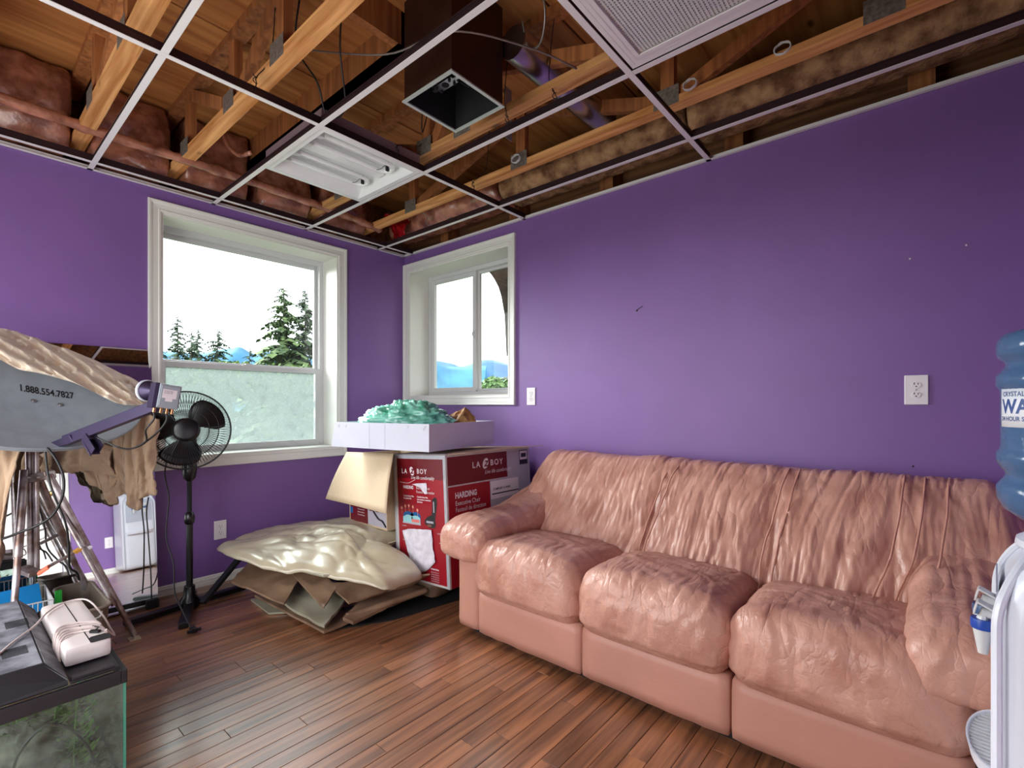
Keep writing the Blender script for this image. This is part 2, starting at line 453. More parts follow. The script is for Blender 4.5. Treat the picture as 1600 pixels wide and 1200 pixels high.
# door, seen only in the mirror
dr = struct(B().box((XB+.03, D1[0]+.005, .005), (XB+.07, D1[1]-.005, D1[2]-.005)).build('door_1', M_white), 'flat white door seen in the mirror')
B().lathe([(.0,0),(.026,0),(.026,.008),(.011,.014),(.011,.035),(.026,.045),(.028,.058),(.018,.068),(0,.070)], 20,
          M=Matrix.Translation((XB+.03, D1[1]-.07, .95)) @ Matrix.Rotation(-pi/2, 4, 'Y')).build('door_knob', mat('brass', (190, 150, 90), rough=.3, metal=1), dr, smooth=True)
b = B()
b.box((XB-.014, D1[0]-.06, 0), (XB, D1[0], D1[2]+.06)); b.box((XB-.014, D1[1], 0), (XB, D1[1]+.06, D1[2]+.06)); b.box((XB-.014, D1[0], D1[2]), (XB, D1[1], D1[2]+.06))
struct(b.build('trim_1', M_white, bevel=.003), 'white door casing')

# invented door frames round the fill lamp's opening in wall_front, behind the camera
fxf = lambda u, o, z: (u, YF-o, z)
def fill_doors():
    d = struct(B().box((.45, YF-.11, 0), (2.75, YF-.02, .03)).build('fill_door', M_vinyl), 'white door frames added round the fill light opening behind the camera')
    for xa, xb in ((.45, 1.60), (1.60, 2.75)):
        b = B(); ring(b, xa, xb, .03, 2.08, .06, .03, .045, fxf); b.build('fill_door_frame', M_vinyl, d)
fill_doors_later = fill_doors

# casing with a moulded profile around a window
def casing(parent, u0, u1, z0, z1, fx):
    """fx(u, out, z) -> point; four mitred pieces"""
    prof = [(0, .0), (0, .010), (.010, .013), (.016, .010), (.040, .013), (.050, .019), (.060, .021), (.064, .017), (.064, .0)]
    bb = B(); k = len(prof)
    cs = [(u0, z0, -1, -1), (u1, z0, 1, -1), (u1, z1, 1, 1), (u0, z1, -1, 1)]
    vs = []
    for (u, z, su, sz) in cs:
        for a, o in prof: vs.append(fx(u+su*a, o, z+sz*a))
    fs = []
    for i in range(4):
        j = (i+1) % 4
        for m in range(k-1): fs.append((i*k+m, i*k+m+1, j*k+m+1, j*k+m))
    bb.add(vs, fs); return bb.build('casing', M_white, parent)
def ring(bb, u0, u1, z0, z1, w, d0, d1, fx, mi=0, wz=None):
    """a rectangular frame of bar width w, between depths d0 and d1"""
    wz = wz or w
    def bx(ua, ub, za, zb):
        p = [fx(ua, d0, za), fx(ub, d1, zb)]
        bb.box(p[0], p[1], mi)
    bx(u0, u0+w, z0, z1); bx(u1-w, u1, z0, z1); bx(u0+w, u1-w, z0, z0+wz); bx(u0+w, u1-w, z1-wz, z1)
fill_doors_later()
fx1 = lambda u, o, z: (o, u, z)
fx2 = lambda u, o, z: (u, -o, z)
M_glass = glassy('window_glass', (.93, .95, .94))
M_frost = glassy('dirty_glass', (.85, .9, .88), haze=.48, noise_haze=.2, hazecol=(.20, .235, .225), scale=14)

w1 = struct(thing('window_1', None, None, (0, -1.18, .8))); 
casing(w1, W1[0], W1[1], W1[2], W1[3], fx1).data.transform(ROOT['window_1'])
y0, y1, z0, z1 = W1
b = B(); t = .012                                   # jamb boards lining the deep reveal
b.box((-.20, y0, z0), (0, y0+t, z1)); b.box((-.20, y1-t, z0), (0, y1, z1)); b.box((-.20, y0+t, z1-t), (0, y1-t, z1))
b.build('jamb', M_white, w1, world=True)
b = B().box((-.20, y0+t, z0), (.0, y1-t, z0+t)); b.build('window_sill', M_white, w1, world=True)
b = B(); ring(b, y0+t, y1-t, z0+t, z1-t, .034, -.20, -.268, fx1); b.build('window_frame', M_vinyl, w1, world=True, bevel=.003)
ZM = 1.385
b = B(); ring(b, y0+t+.034, y1-t-.034, ZM-.005, z1-t-.034, .022, -.238, -.262, fx1, wz=.03); us = b.build('upper_sash', M_vinyl, w1, world=True, bevel=.003)
b = B().box((-.252, y0+.068, ZM+.025), (-.248, y1-.068, z1-.076)); b.build('pane', M_glass, us, world=True)
b = B(); ring(b, y0+t+.030, y1-t-.030, z0+t+.01, ZM+.012, .034, -.203, -.232, fx1, wz=.036); ls = b.build('lower_sash', M_vinyl, w1, world=True, bevel=.003)
b = B().box((-.220, y0+.076, z0+.058), (-.216, y1-.076, ZM-.024)); b.build('pane', M_frost, ls, world=True, label='cloudy lower pane')
b = B().box((-.20, -1.22, ZM+.006), (-.225, -1.15, ZM+.016)); b.bar((-.212, -1.20, ZM+.02), (-.212, -1.155, ZM+.024), .012, .008); b.build('sash_lock', M_vinyl, ls, world=True)

w2 = struct(thing('window_2', None, None, (.625, 0, 1.18)))
casing(w2, W2[0], W2[1], W2[2], W2[3], fx2).data.transform(ROOT['window_2'])
x0, x1, z0, z1 = W2
b = B(); b.box((x0, 0, z0), (x0+t, .20, z1)); b.box((x1-t, 0, z0), (x1, .20, z1)); b.box((x0+t, 0, z1-t), (x1-t, .20, z1))
b.build('jamb', M_white, w2, world=True)
B().box((x0+t, 0, z0), (x1-t, .20, z0+t)).build('window_sill', M_white, w2, world=True)
b = B(); ring(b, x0+t, x1-t, z0+t, z1-t, .034, -.20, -.268, fx2); b.build('window_frame', M_vinyl, w2, world=True, bevel=.003)
XM = .635
b = B(); ring(b, x0+.046, XM+.02, z0+.046, z1-.046, .036, -.205, -.232, fx2); s1 = b.build('sliding_sash', M_vinyl, w2, world=True, bevel=.003)
B().box((x0+.08, .216, z0+.08), (XM-.014, .220, z1-.08)).build('pane', M_glass, s1, world=True)
b = B().box((XM-.008, .196, 1.66), (XM+.012, .206, 1.72)); b.bar((XM+.002, .19, 1.675), (XM+.002, .19, 1.705), .008, .012); b.build('sash_lock', M_vinyl, s1, world=True)
b = B(); ring(b, XM+.01, x1-.046, z0+.046, z1-.046, .022, -.236, -.262, fx2); s2 = b.build('fixed_sash', M_vinyl, w2, world=True, bevel=.003)
B().box((XM+.03, .248, z0+.066), (x1-.066, .252, z1-.066)).build('pane', M_glass, s2, world=True)

# ------------------------------------------------------------------ ceiling: subfloor sheets, rim boards
cl = struct(B().box((-.30, YF-.12, 2.865), (XB+.12, .30, 2.90)).build('ceiling', M_blackm), 'underside of the plywood subfloor above open trusses')
for i, xa in enumerate([-.27, .95, 2.17, 3.39]):
    ya = YF-.1 - (.6 if i % 2 else 0)
    while ya < .27:
        yb = min(ya+2.44, .27); y_ = max(ya, YF-.1)
        xb = min(xa+1.215, XB+.1)
        B().box((xa+.003, y_+.003, 2.85), (xb-.003, yb-.003, 2.865)).build('plywood_panel', M_ply, cl)
        ya += 2.44
b = B(); b.box((-.27, YF-.12, H), (-.23, .27, 2.85)); struct(b.build('trim_2', M_rim), 'rim board above the wall with the large window')
b = B(); b.box((-.23, .23, H), (XB+.12, .27, 2.85)); struct(b.build('trim_3', M_rim), 'rim board above the wall behind the sofa')
b = B(); b.box((XB+.08, YF-.12, H), (XB+.12, .23, 2.85)); b.box((-.23, YF-.12, H), (XB+.08, YF-.08, 2.85)); struct(b.build('trim_4', M_rim), 'rim boards behind the camera')

# ------------------------------------------------------------------ floor trusses
def truss(y, nodes, label, zc=2.49, flip=False):
    r = thing('floor_truss', label, 'truss', (1.9, y, zc), group=None)
    w = .064; h = .036; zt = 2.85
    B().box((-.2, y-w/2, zc), (XB+.05, y+w/2, zc+h)).build('bottom_chord', M_chord, r, world=True)
    B().box((-.2, y-w/2, zt-h), (XB+.05, y+w/2, zt)).build('top_chord', M_webw, r, world=True)
    for i, x in enumerate(nodes):
        B().box((x-.032, y-.019, zc+h), (x+.032, y+.019, zt-h)).build('web_post', M_webw, r, world=True)
        for z in (zc-.004, ):
            for ys in (y-w/2-.0015, y+w/2): B().box((x-.06, ys, zc), (x+.06, ys+.0015, zc+.085)).build('nail_plate', M_plate, r, world=True)
        if i < len(nodes)-1:
            xn = nodes[i+1]; xm = (x+xn)/2
            up = (i % 2 == 0) ^ flip
            a, c = ((x+.05, zc+h+.01), (xn-.05, zt-h-.01)) if up else ((x+.05, zt-h-.01), (xn-.05, zc+h+.01))
            B().bar((a[0], y, a[1]), (c[0], y, c[1]), .036, .06).build('web_diagonal', M_webw, r, world=True)
    return r
NB = {0: [.15, .85, 1.55, 2.35, 3.1, 3.7]}
truss(-.385, [.62, 1.62, 2.5, 3.3], 'floor truss nearest the sofa wall, running parallel above it')
truss(-.835, [.45, 1.32, 1.62, 2.52, 3.2], 'floor truss passing beside the square metal duct box, second from the sofa wall', flip=True)
truss(-1.685, [.32, .95, 1.45, 2.2, 3.1], 'floor truss on the window side of the light fixture', flip=True)
truss(-2.11, [.5, 1.1, 1.9, 2.7, 3.4], 'floor truss above the dish, second from the left of those in view')
truss(-2.56, [.2, .9, 1.6, 2.4, 3.2], 'leftmost floor truss, in the dark above the dish', flip=True)
truss(-3.0, [.5, 1.3, 2.1, 2.9, 3.6], 'floor truss behind the leftmost one in view')
j = thing('floor_joist', 'solid wooden joist set high above the light fixture', 'joist', (.8, -1.25, 2.70))
B().box((-.2, -1.27, 2.70), (1.66, -1.232, 2.85)).build('joist_board', M_webw, j, world=True)
B().box((-.2, -1.285, 2.70), (1.66, -1.217, 2.70)).build('joist_flange', M_chord, j, world=True)
b = B(); b.box((1.62, -1.66, 2.70), (1.66, -.86, 2.85)); tag(recentre(b.build('blocking_board', M_webw)), 'short wooden cross board behind the square metal duct box', 'board')

# insulation bulging between the trusses along both outer walls
def batt(name, x0, x1, y0, y1, z0, z1, m, seed, label, grp, amp=.05, side='X'):
    b = B()
    def warp(p):
        q = Vector(p)
        s_ = nz(q.x*4+seed, q.y*4, q.z*4)*amp + nz(q.x*11, q.y*11+seed, q.z*11)*amp*.4 + ridge(q.x*7, q.y*7, q.z*5+seed, 6)*amp*.35
        bul = sin(pi*max(0, min(1, (q.z-z0)/(z1-z0))))
        if side == 'X' and q.x > (x0+x1)/2: q.x += s_+bul*.05
        if side == 'Y' and q.y < (y0+y1)/2: q.y -= s_+bul*.05
        return q
    rbox(b, ((x0+x1)/2, (y0+y1)/2, (z0+z1)/2), ((x1-x0)/2, (y1-y0)/2, (z1-z0)/2), .03, .022, warp)
    return tag(recentre(b.build(name, m, smooth=True, angle=0)), label, 'insulation', grp)
bx = [(-3.4, -3.04), (-2.96, -2.60), (-2.52, -2.15), (-2.07, -1.725), (-1.645, -1.29), (-1.225, -.875), (-.80, -.425)]
names = ['far left, in the dark behind the leftmost trusses', 'in the leftmost bay above the dish', 'in the second bay from the left, above the dish cloth',
         'in the bay over the left edge of the large window', 'in the bay beside the light fixture', 'in the bay behind the light fixture', 'in the bay nearest the room corner']
for i, (a, c) in enumerate(bx):
    batt('insulation_batt', -.22, .05, a, c, 2.42, 2.845, M_ins, i*3.7, 'plastic-wrapped pink insulation '+names[i], 'insulation batts above the window wall')
xs = [.0, 1.25, 2.5, 3.80]; nn2 = ['above the small window', 'above the left half of the sofa', 'above the right half of the sofa']
for i in range(3):
    batt('insulation_roll', xs[i]+.01, xs[i+1]-.01, -.16, .04, 2.48, 2.66, M_batt if i else M_ins, 20+i*5, 'long tan insulation roll '+nn2[i], 'insulation along the sofa wall', amp=.04, side='Y')
for i in range(5):
    xa = .35+i*.75
    tag(recentre(B().box((xa, .10, 2.405), (xa+.09, .22, 2.84)).build('cripple_stud', M_webw)), ['short stud on the wall top above the small window, left','short stud on the wall top just right of the small window','short stud above the middle of the sofa','short stud above the right half of the sofa','short stud above the water cooler'][i], 'stud')
# rolled edge of plastic vapour barrier
pts = spline([(.27, YF+.05, 2.50), (.27, -2.45, 2.49), (.23, -1.98, 2.50), (.26, -1.58, 2.49), (.2, -.8, 2.50), (.13, -.33, 2.5)], 14)
b = B(); b.tube(pts, .028, 10, rs=[.026+.010*nz(i*.5) for i in range(len(pts))])
tag(recentre(b.build('plastic_sheet_roll', M_ins, smooth=True, angle=0)), 'rolled edge of brown plastic vapour barrier running above the large window', 'plastic sheet')
b = B()
b.grid(lambda u, v: Vector((.10+u*.25, -.225+.04*sin(v*5+u*4)+.03*nz(u*9, v*7), 2.43+v*.22+.03*nz(u*7, v*5, 3))), 16, 12)
tag(recentre(b.build('red_plastic_sheet', mat('red_plastic', (150, 14, 20), rough=.3, var=.4, vscale=14), solid=.003, smooth=True)), 'crumpled red plastic sheet in the ceiling corner above the small window', 'plastic sheet')

# ------------------------------------------------------------------ suspended ceiling grid (bare)
g = thing('ceiling_grid', 'white suspended ceiling grid with all tiles missing', 'ceiling grid', (1.9, -1.7, 2.38))
ZG = 2.38
def tee(x0, y0, x1, y1, name):
    b = B(); w = .012; 
    if abs(x1-x0) > abs(y1-y0):
        b.box((x0, y0-w, ZG), (x1, y0+w, ZG+.002)); b.box((x0, y0-.0012, ZG+.002), (x1, y0+.0012, ZG+.034), 1); b.box((x0, y0-.004, ZG+.034), (x1, y0+.004, ZG+.040), 1)
    else:
        b.box((x0-w, y0, ZG), (x0+w, y1, ZG+.002)); b.box((x0-.0012, y0, ZG+.002), (x0+.0012, y1, ZG+.034), 1); b.box((x0-.004, y0, ZG+.034), (x0+.004, y1, ZG+.040), 1)
    return b.build(name, [M_grid, M_web], g, world=True)
GX = [.12, 1.33, 2.555, 3.775]; GY = [-.27, -.875, -1.47, -2.065, -2.67, -3.27]
for x in GX: tee(x, YF, x, 0, 'main_tee')
for y in GY:
    xx = [0]+GX+[XB]
    for a, c in zip(xx[:-1], xx[1:]): tee(a+(.013 if a else 0), y, c-.013, y, 'cross_tee')
def angle(p, q, n):
    b = B(); p = Vector(p); q = Vector(q); n = Vector(n)
    a = p+n*.022; b.box(p, q+n*.022+Vector((0,0,.002))); b.box(p, q+n*.002+Vector((0,0,.024)), 0)
    b.build('wall_angle', [M_grid], g, world=True)
angle((0, YF, ZG), (0, 0, ZG), (1,0,0)); angle((0, 0, ZG), (XB, 0, ZG), (0,-1,0)); angle((XB, YF, ZG), (XB, 0, ZG), (-1,0,0)); angle((0, YF, ZG), (XB, YF, ZG), (0,1,0))
# hanger wires
for i, (x, y, x2, y2, w) in enumerate([(1.33, -1.05, 1.30, -.86, 'near the right corner of the light fixture'), (1.33, -.50, 1.36, -.42, 'between the light fixture and the sofa wall'), (1.93, -.875, 1.92, -.88, 'beside the near corner of the duct box'), (1.33, -1.75, 1.36, -1.70, 'left of the light fixture'), (2.2, -.875, 2.16, -.86, 'right of the duct box')]):
    pts = spline([(x, y, ZG+.02), (x+.012, y, ZG+.05), (x-.008, y+.01, ZG+.09), (x2, y2, 2.56), (x2+.02, y2+.01, 2.80)], 6)
    b = B(); b.tube(pts, .0022, 5); b.tube([Vector((x+.008*cos(k), y+.008*sin(k), ZG+.05+k*.004)) for k in [q*.8 for q in range(14)]], .002, 5)
    tag(recentre(b.build('hanger_wire', M_wire)), 'thin black wire holding the ceiling grid '+w, 'wire')

# troffer light with two u-bent tubes
x0, x1, y0, y1 = .725, 1.318, -1.458, -.887
lf = thing('ceiling_light', 'white open ceiling light with two u-bent fluorescent tubes', 'light', ((x0+x1)/2, (y0+y1)/2, 2.383))
M_enamel = mat('white_enamel', (228, 228, 228), rough=.3, var=.03, vscale=5)
M_house = mat('fixture_housing', (140, 118, 126), rough=.4, metal=.3)
b = B()
zb, zt = 2.384, 2.475
fr = .028
ring(b, y0, y1, 0, 0, 0, 0, 0, lambda u, o, z: (0,0,0)) if False else None
b.box((x0, y0, zb), (x0+fr, y1, zb+.003)); b.box((x1-fr, y0, zb), (x1, y1, zb+.003)); b.box((x0+fr, y0, zb), (x1-fr, y0+fr, zb+.003)); b.box((x0+fr, y1-fr, zb), (x1-fr, y1, zb+.003))
b.build('flange', M_enamel, lf, world=True)
b = B(); ins = .075                                    # sloping reflector pan, open below
A = [(x0+fr, y0+fr, zb+.003), (x1-fr, y0+fr, zb+.003), (x1-fr, y1-fr, zb+.003), (x0+fr, y1-fr, zb+.003)]
Cc = [(x0+fr+ins, y0+fr+.01, zt-.01), (x1-fr-ins, y0+fr+.01, zt-.01), (x1-fr-ins, y1-fr-.01, zt-.01), (x0+fr+ins, y1-fr-.01, zt-.01)]
b.add(A+Cc, [(0,1,5,4),(1,2,6,5),(2,3,7,6),(3,0,4,7),(4,5,6,7)])
b.build('reflector', M_enamel, lf, world=True, solid=.0015)
b = B().box((x0+.004, y0+.003, zb+.004), (x0+.006, y1-.003, zt)); b.box((x1-.006, y0+.003, zb+.004), (x1-.004, y1-.003, zt)); b.box((x0+.006, y0+.003, zb+.004), (x1-.006, y0+.005, zt)); b.box((x0+.006, y1-.005, zb+.004), (x1-.006, y1-.003, zt)); b.box((x0+.004, y0+.003, zt), (x1-.004, y1-.003, zt+.002))
b.build('housing', M_house, lf, world=True)
b = B(); xm = (x0+x1)/2; b.add([(xm-.06, y0+.05, zt-.012), (xm+.06, y0+.05, zt-.012), (xm+.06, y1-.05, zt-.012), (xm-.06, y1-.05, zt-.012), (xm-.03, y0+.05, zt-.042), (xm+.03, y0+.05, zt-.042), (xm+.03, y1-.05, zt-.042), (xm-.03, y1-.05, zt-.042)], [(4,7,6,5),(0,4,5,1),(1,5,6,2),(2,6,7,3),(3,7,4,0)])
b.build('ballast_cover', M_enamel, lf, world=True)
M_tube = mat('fluorescent_glass', (236, 238, 236), rough=.12, coat=.5)
for xc in (x0+.175, x1-.175):
    w = .052; pts = [(xc-w, y0+.075, zt-.050), (xc-w, y1-.12, zt-.050)]+[(xc-w*cos(a), y1-.12+w*sin(a), zt-.050) for a in [pi*k/10 for k in range(1, 10)]]+[(xc+w, y1-.12, zt-.050), (xc+w, y0+.075, zt-.050)]
    tb = B().tube(pts, .0125, 10).build('fluorescent_tube', M_tube, lf, world=True, smooth=True)
    for s_ in (-w, w): B().box((xc+s_-.016, y0+.045, zt-.07), (xc+s_+.016, y0+.075, zt-.03)).build('lamp_socket', M_vinyl, lf, world=True, bevel=.003)
    b = B(); b.box((xc-.006, y1-.10, zt-.062), (xc+.006, y1-.085, zt-.012)); b.tube([(xc-w-.014, y1-.13, zt-.05), (xc, y1-.135, zt-.066), (xc+w+.014, y1-.13, zt-.05)], .0016, 5); b.build('tube_clip', M_dark, lf, world=True)

# square metal duct box, round duct, grille
x0, x1, y0, y1 = 1.755, 2.045, -1.325, -1.035
db = thing('duct_box', 'square metal duct box, brown wood reflection in its colour, open below with a pale rim', 'duct', ((x0+x1)/2, (y0+y1)/2, 2.384))
b = B(); t = .002
b.box((x0, y0, 2.39), (x0+t, y1, 2.80)); b.box((x1-t, y0, 2.39), (x1, y1, 2.80)); b.box((x0+t, y0, 2.39), (x1-t, y0+t, 2.80)); b.box((x0+t, y1-t, 2.39), (x1-t, y1, 2.80)); b.box((x0, y0, 2.80), (x1, y1, 2.802))
b.build('box_body', M_boxmet, db, world=True)
b = B(); w = .007
b.box((x0-w, y0-w, 2.384), (x0+w, y1+w, 2.390)); b.box((x1-w, y0-w, 2.384), (x1+w, y1+w, 2.390)); b.box((x0+w, y0-w, 2.384), (x1-w, y0+w, 2.390)); b.box((x0+w, y1-w, 2.384), (x1-w, y1+w, 2.390))
b.build('rim', mat('pale_rim', (190, 196, 192), rough=.35, metal=.3), db, world=True)
b = B(); e = .005
b.box((x0+e, y0+e, 2.392), (x0+e+.001, y1-e, 2.60)); b.box((x1-e-.001, y0+e, 2.392), (x1-e, y1-e, 2.60)); b.box((x0+e, y0+e, 2.392), (x1-e, y0+e+.001, 2.60)); b.box((x0+e, y1-e-.001, 2.392), (x1-e, y1-e, 2.60)); b.box((x0+e, y0+e, 2.60), (x1-e, y1-e, 2.603))
b.build('black_liner', M_blackm, db, world=True)
b = B(); cx, cy = 1.87, -1.20
b.box((cx-.055, cy-.022, 2.47), (cx+.055, cy+.022, 2.473)); b.box((cx-.075, cy-.008, 2.47), (cx-.055, cy+.008, 2.50)); b.box((cx+.055, cy-.008, 2.47), (cx+.075, cy+.008, 2.50)); b.box((cx-.08, cy-.01, 2.49), (cx-.07, cy+.01, 2.60)); b.box((cx+.07, cy-.01, 2.49), (cx+.08, cy+.01, 2.60))
b.build('bracket', M_steel, db, world=True)
b = B(); b.cyl((cx, cy, 2.468), (cx, cy, 2.474), .016, 14)
for dx, dy in ((-.04,.014),(.04,-.014),(-.04,-.014),(.04,.014)): b.cyl((cx+dx, cy+dy, 2.462), (cx+dx, cy+dy, 2.472), .006, 8)
b.tube(spline([(cx+.06, cy+.03, 2.47), (cx+.09, cy+.05, 2.45), (cx+.10, cy+.01, 2.46), (cx+.12, cy+.04, 2.48)]), .002, 5)
b.build('bolt', M_dark, db, world=True)
dc = thing('air_duct', 'round shiny steel air duct running from the duct box toward the sofa wall', 'duct', (2.08, -.62, 2.60))
pr = []; L = .86
b = B(); n = 24
for (ya, yb) in ((-1.02, -.66), (-.665, -.25)):
    r = .068 if ya < -.7 else .066
    b.tube([(2.09, ya, 2.645), (2.09, yb, 2.645)], r, 28)
b.build('duct_pipe', M_steel, dc, world=True, smooth=True)
b = B(); b.tube([(2.09, -.675, 2.645), (2.09, -.650, 2.645)], .072, 28); b.build('duct_collar', M_steel, dc, world=True, smooth=True)
b = B().box((1.30, -.62, 2.50), (1.335, -.60, 2.80)); b.box((1.30, -.62, 2.50), (1.335, -.60, 2.80))
tag(recentre(B().bar((1.72, -.62, 2.53), (1.70, -.60, 2.82), .05, .002).build('paper_strap', mat('grey_strap', (150, 145, 140), rough=.6))), 'pale strap hanging between two trusses right of the duct box', 'strap')
x0, x1, y0, y1 = 2.575, 3.165, -1.46, -.893
gr = thing('air_grille', 'white framed grey mesh ceiling grille at the top of the view', 'vent', ((x0+x1)/2, (y0+y1)/2, 2.384))
b = B(); 
for k, (a, h_) in enumerate(((0, .004), (.018, .012), (.034, .006))):
    w = .017
    for bxx in (((x0+a, y0+a, 2.383), (x0+a+w, y1-a, 2.383+h_)), ((x1-a-w, y0+a, 2.383), (x1-a, y1-a, 2.383+h_)), ((x0+a+w, y0+a, 2.383), (x1-a-w, y0+a+w, 2.383+h_)), ((x0+a+w, y1-a-w, 2.383), (x1-a-w, y1-a, 2.383+h_))): b.box(*bxx)
b.build('grille_frame', M_grid, gr, world=True)
b = B(); k = 0
n = 42
for i in range(n):
    x = x0+.05+(x1-x0-.10)*i/(n-1); b.box((x-.0035, y0+.05, 2.392), (x+.0035, y1-.05, 2.3935))
for i in range(n):
    y = y0+.05+(y1-y0-.10)*i/(n-1); b.box((x0+.05, y-.0035, 2.3936), (x1-.05, y+.0035, 2.395))
b.build('mesh_screen', M_vinyl, gr, world=True, kind='stuff')
B().box((x0+.03, y0+.03, 2.44), (x1-.03, y1-.03, 2.445)).build('backing', mat('grey_back', (120, 120, 124), rough=.6), gr, world=True)

# loose cables in the ceiling
def cable(name, pts, r, m, label, cat='cable', n=8, group=None):
    o = tag(recentre(B().tube(spline(pts, n), r, 6).build(name, m, smooth=True, angle=0)), label, cat, group); return o
cable('ceiling_cable', [(1.40, -1.60, 2.83), (1.33, -1.58, 2.68), (1.36, -1.50, 2.55), (1.34, -1.44, 2.43), (1.42, -1.40, 2.46), (1.55, -1.5, 2.62), (1.62, -1.52, 2.84)], .004, M_wire, 'black cable looping down behind the corner of the light fixture')
cable('ceiling_cable', [(1.58, -1.05, 2.84), (1.50, -1.02, 2.62), (1.47, -1.0, 2.5), (1.49, -.98, 2.62), (1.53, -1.0, 2.84)], .003, M_wire, 'thin cable loop hanging between light fixture and duct box')
cable('ceiling_cable', [(1.20, -1.55, 2.75), (1.72, -1.40, 2.56), (2.08, -1.36, 2.50), (2.25, -1.1, 2.50), (2.33, -.90, 2.49)], .004, M_wiregr, 'thin grey cable crossing over the duct box')
cable('ceiling_cable', [(2.26, -1.12, 2.82), (2.30, -1.08, 2.66), (2.24, -1.02, 2.58), (2.16, -1.0, 2.60), (2.15, -1.03, 2.70)], .005, M_wiregr, 'pale cable curling over the steel air duct')
cable('ceiling_cable', [(.62, -.36, 2.54), (.66, -.30, 2.48), (.60, -.25, 2.45), (.72, -.22, 2.44), (.78, -.15, 2.5)], .003, M_wiregr, 'white string hanging near the small window corner')
cable('ceiling_pipe', [(.70, -1.52, 2.45), (.52, -1.52, 2.50), (.42, -1.55, 2.62), (.40, -1.56, 2.84)], .012, M_ins, 'curved brown pipe going up beside the light fixture', 'pipe')
for i, (x, y, lb) in enumerate([(1.62, -.40, 'white wire coil on the truss plate above the small window'), (2.62, -.40, 'white wire coil on the truss plate above the sofa'), (2.98, -.38, 'loose white wire tail on the truss above the right half of the sofa')]):
    p = [(x+.03*cos(k*.9)*(1+.2*nz(k)), y-.036-.006*(k % 3), 2.53+.022*sin(k*.9)) for k in range(22)]
    cable('wire_coil', p, .0025, M_vinyl, lb, 'wire', 4)

# ------------------------------------------------------------------ outlets
def outlet(loc, rz, label, w=.072, h=.117):
    r = thing('wall_outlet', label, 'outlet', loc, (0,0,rz))     # plate faces local -Y
    b = B(); b.box((-w/2, -.006, 0), (w/2, 0, h)); b.build('cover_plate', M_plug, r, bevel=.003)
    for zc in (h/2+.02, h/2-.02):
        b = B(); b.lathe([(.0165, 0), (.0165, .0015), (.0155, .002), (0, .002)], 20, M=Matrix.Translation((0, -.006, zc)) @ Matrix.Rotation(pi/2, 4, 'X') @ Matrix.Diagonal((1, .82, 1, 1)))
        rc = b.build('receptacle', M_plug, r)
        b = B()
        b.box((-.0075, -.0086, zc+.001), (-.0050, -.008, zc+.0095)); b.box((.0050, -.0086, zc+.001), (.0072, -.008, zc+.008)); b.cyl((0, -.0086, zc-.006), (0, -.008, zc-.006), .0026, 10)
        b.build('slots', M_dark, rc)
    B().cyl((0, -.0078, h/2), (0, -.006, h/2), .003, 10).build('screw', M_steel, r)
    return r
outlet((0, -1.43, .272), pi/2, 'white outlet on the window wall under the large window')
outlet((1.383, 0, 1.12), 0, 'white outlet on the sofa wall right of the small window')
outlet((3.38, 0, 1.122), 0, 'white outlet on the sofa wall above the right end of the sofa', w=.076, h=.12)
outlet((XB, -1.36, .28), -pi/2, 'white outlet seen in the mirror')
b = B(); b.lathe([(.0, 0), (.006, .0), (.004, .004), (.0, .005)], 8, M=Matrix.Translation((2.15, 0, 1.66)) @ Matrix.Rotation(pi/2, 4, 'X')); b.bar((2.155, -.002, 1.665), (2.185, -.002, 1.68), .003, .002)
tag(recentre(b.build('wall_nail', M_dark)), 'tiny dark nail stuck in the bare sofa wall', 'nail')
for (x, z, lb) in ((3.36, 1.72, 'pale speck of filler high on the sofa wall, left one'), (3.53, 1.74, 'pale speck of filler high on the sofa wall, right one'), (3.37, .87, 'dark screw in the sofa wall just above the sofa back')):
    tag(recentre(B().lathe([(0,0),(.004,0),(.003,.003),(0,.003)], 8, M=Matrix.Translation((x, 0, z)) @ Matrix.Rotation(pi/2, 4, 'X')).build('wall_plug', M_dark if z < 1 else M_vinyl)), lb, 'screw')

# ------------------------------------------------------------------ outdoors
M_grass = mat('meadow', (70, 88, 50), rough=1, rgb2=(44, 60, 34), vscale=.4)
struct(B().grid(lambda u, v: Vector((-400+800*u*1.0-200*(u < 0), -300+700*v, -3.2)), 12, 12).build('ground', M_grass), 'green ground far below the windows')
def hill(pts, base, thick, m, label, rough=.02):
    """a mountain ridge: crest heights along a line, sloping down on both sides"""
    b = B(); P = spline(pts, 10); n = len(P); nrm = (P[-1]-P[0]).cross(Vector((0,0,1))).normalized()
    def fn(u, v):
        p = P[int(round(u*(n-1)))]; s_ = (v-.5)*2
        h = (p.z-base)*(1-abs(s_)**1.1) + base
        h += nz(p.x*.01+s_*2, p.y*.01, s_*3)*(p.z-base)*.12*(1-abs(s_))
        q = p+nrm*s_*thick; return Vector((q.x, q.y, h))
    b.grid(fn, n, 15)
    return struct(b.build('hill', m, smooth=True, angle=0), label)
M_hill = mat('hazy_blue_hill', (58, 98, 140), rough=1, rgb2=(40, 78, 118), vscale=.02)  # blue distance haze is mixed into this colour
M_hill2 = mat('hazy_forest_hill', (60, 116, 152), rough=1, rgb2=(48, 96, 120), vscale=.03)  # bluish haze is put into the forest colour
hill([(-1473.222, -82.424, 86.778), (-1241.52, 116.048, 79.738), (-1134.581, 207.651, 104.379), (-1027.642, 299.253, 98.512), (-978.628, 341.237, 96.166), (-960.805, 356.504, 99.686), (-938.526, 375.588, 91.472), (-902.88, 406.122, 103.206), (-831.587, 467.191, 91.472), (-742.471, 543.526, 72.698), (-706.824, 574.06, 86.778), (-671.178, 604.594, 73.871), (-617.708, 650.395, 69.177)], -20, 160, M_hill2, 'low wooded mountain ridge beyond the large window')
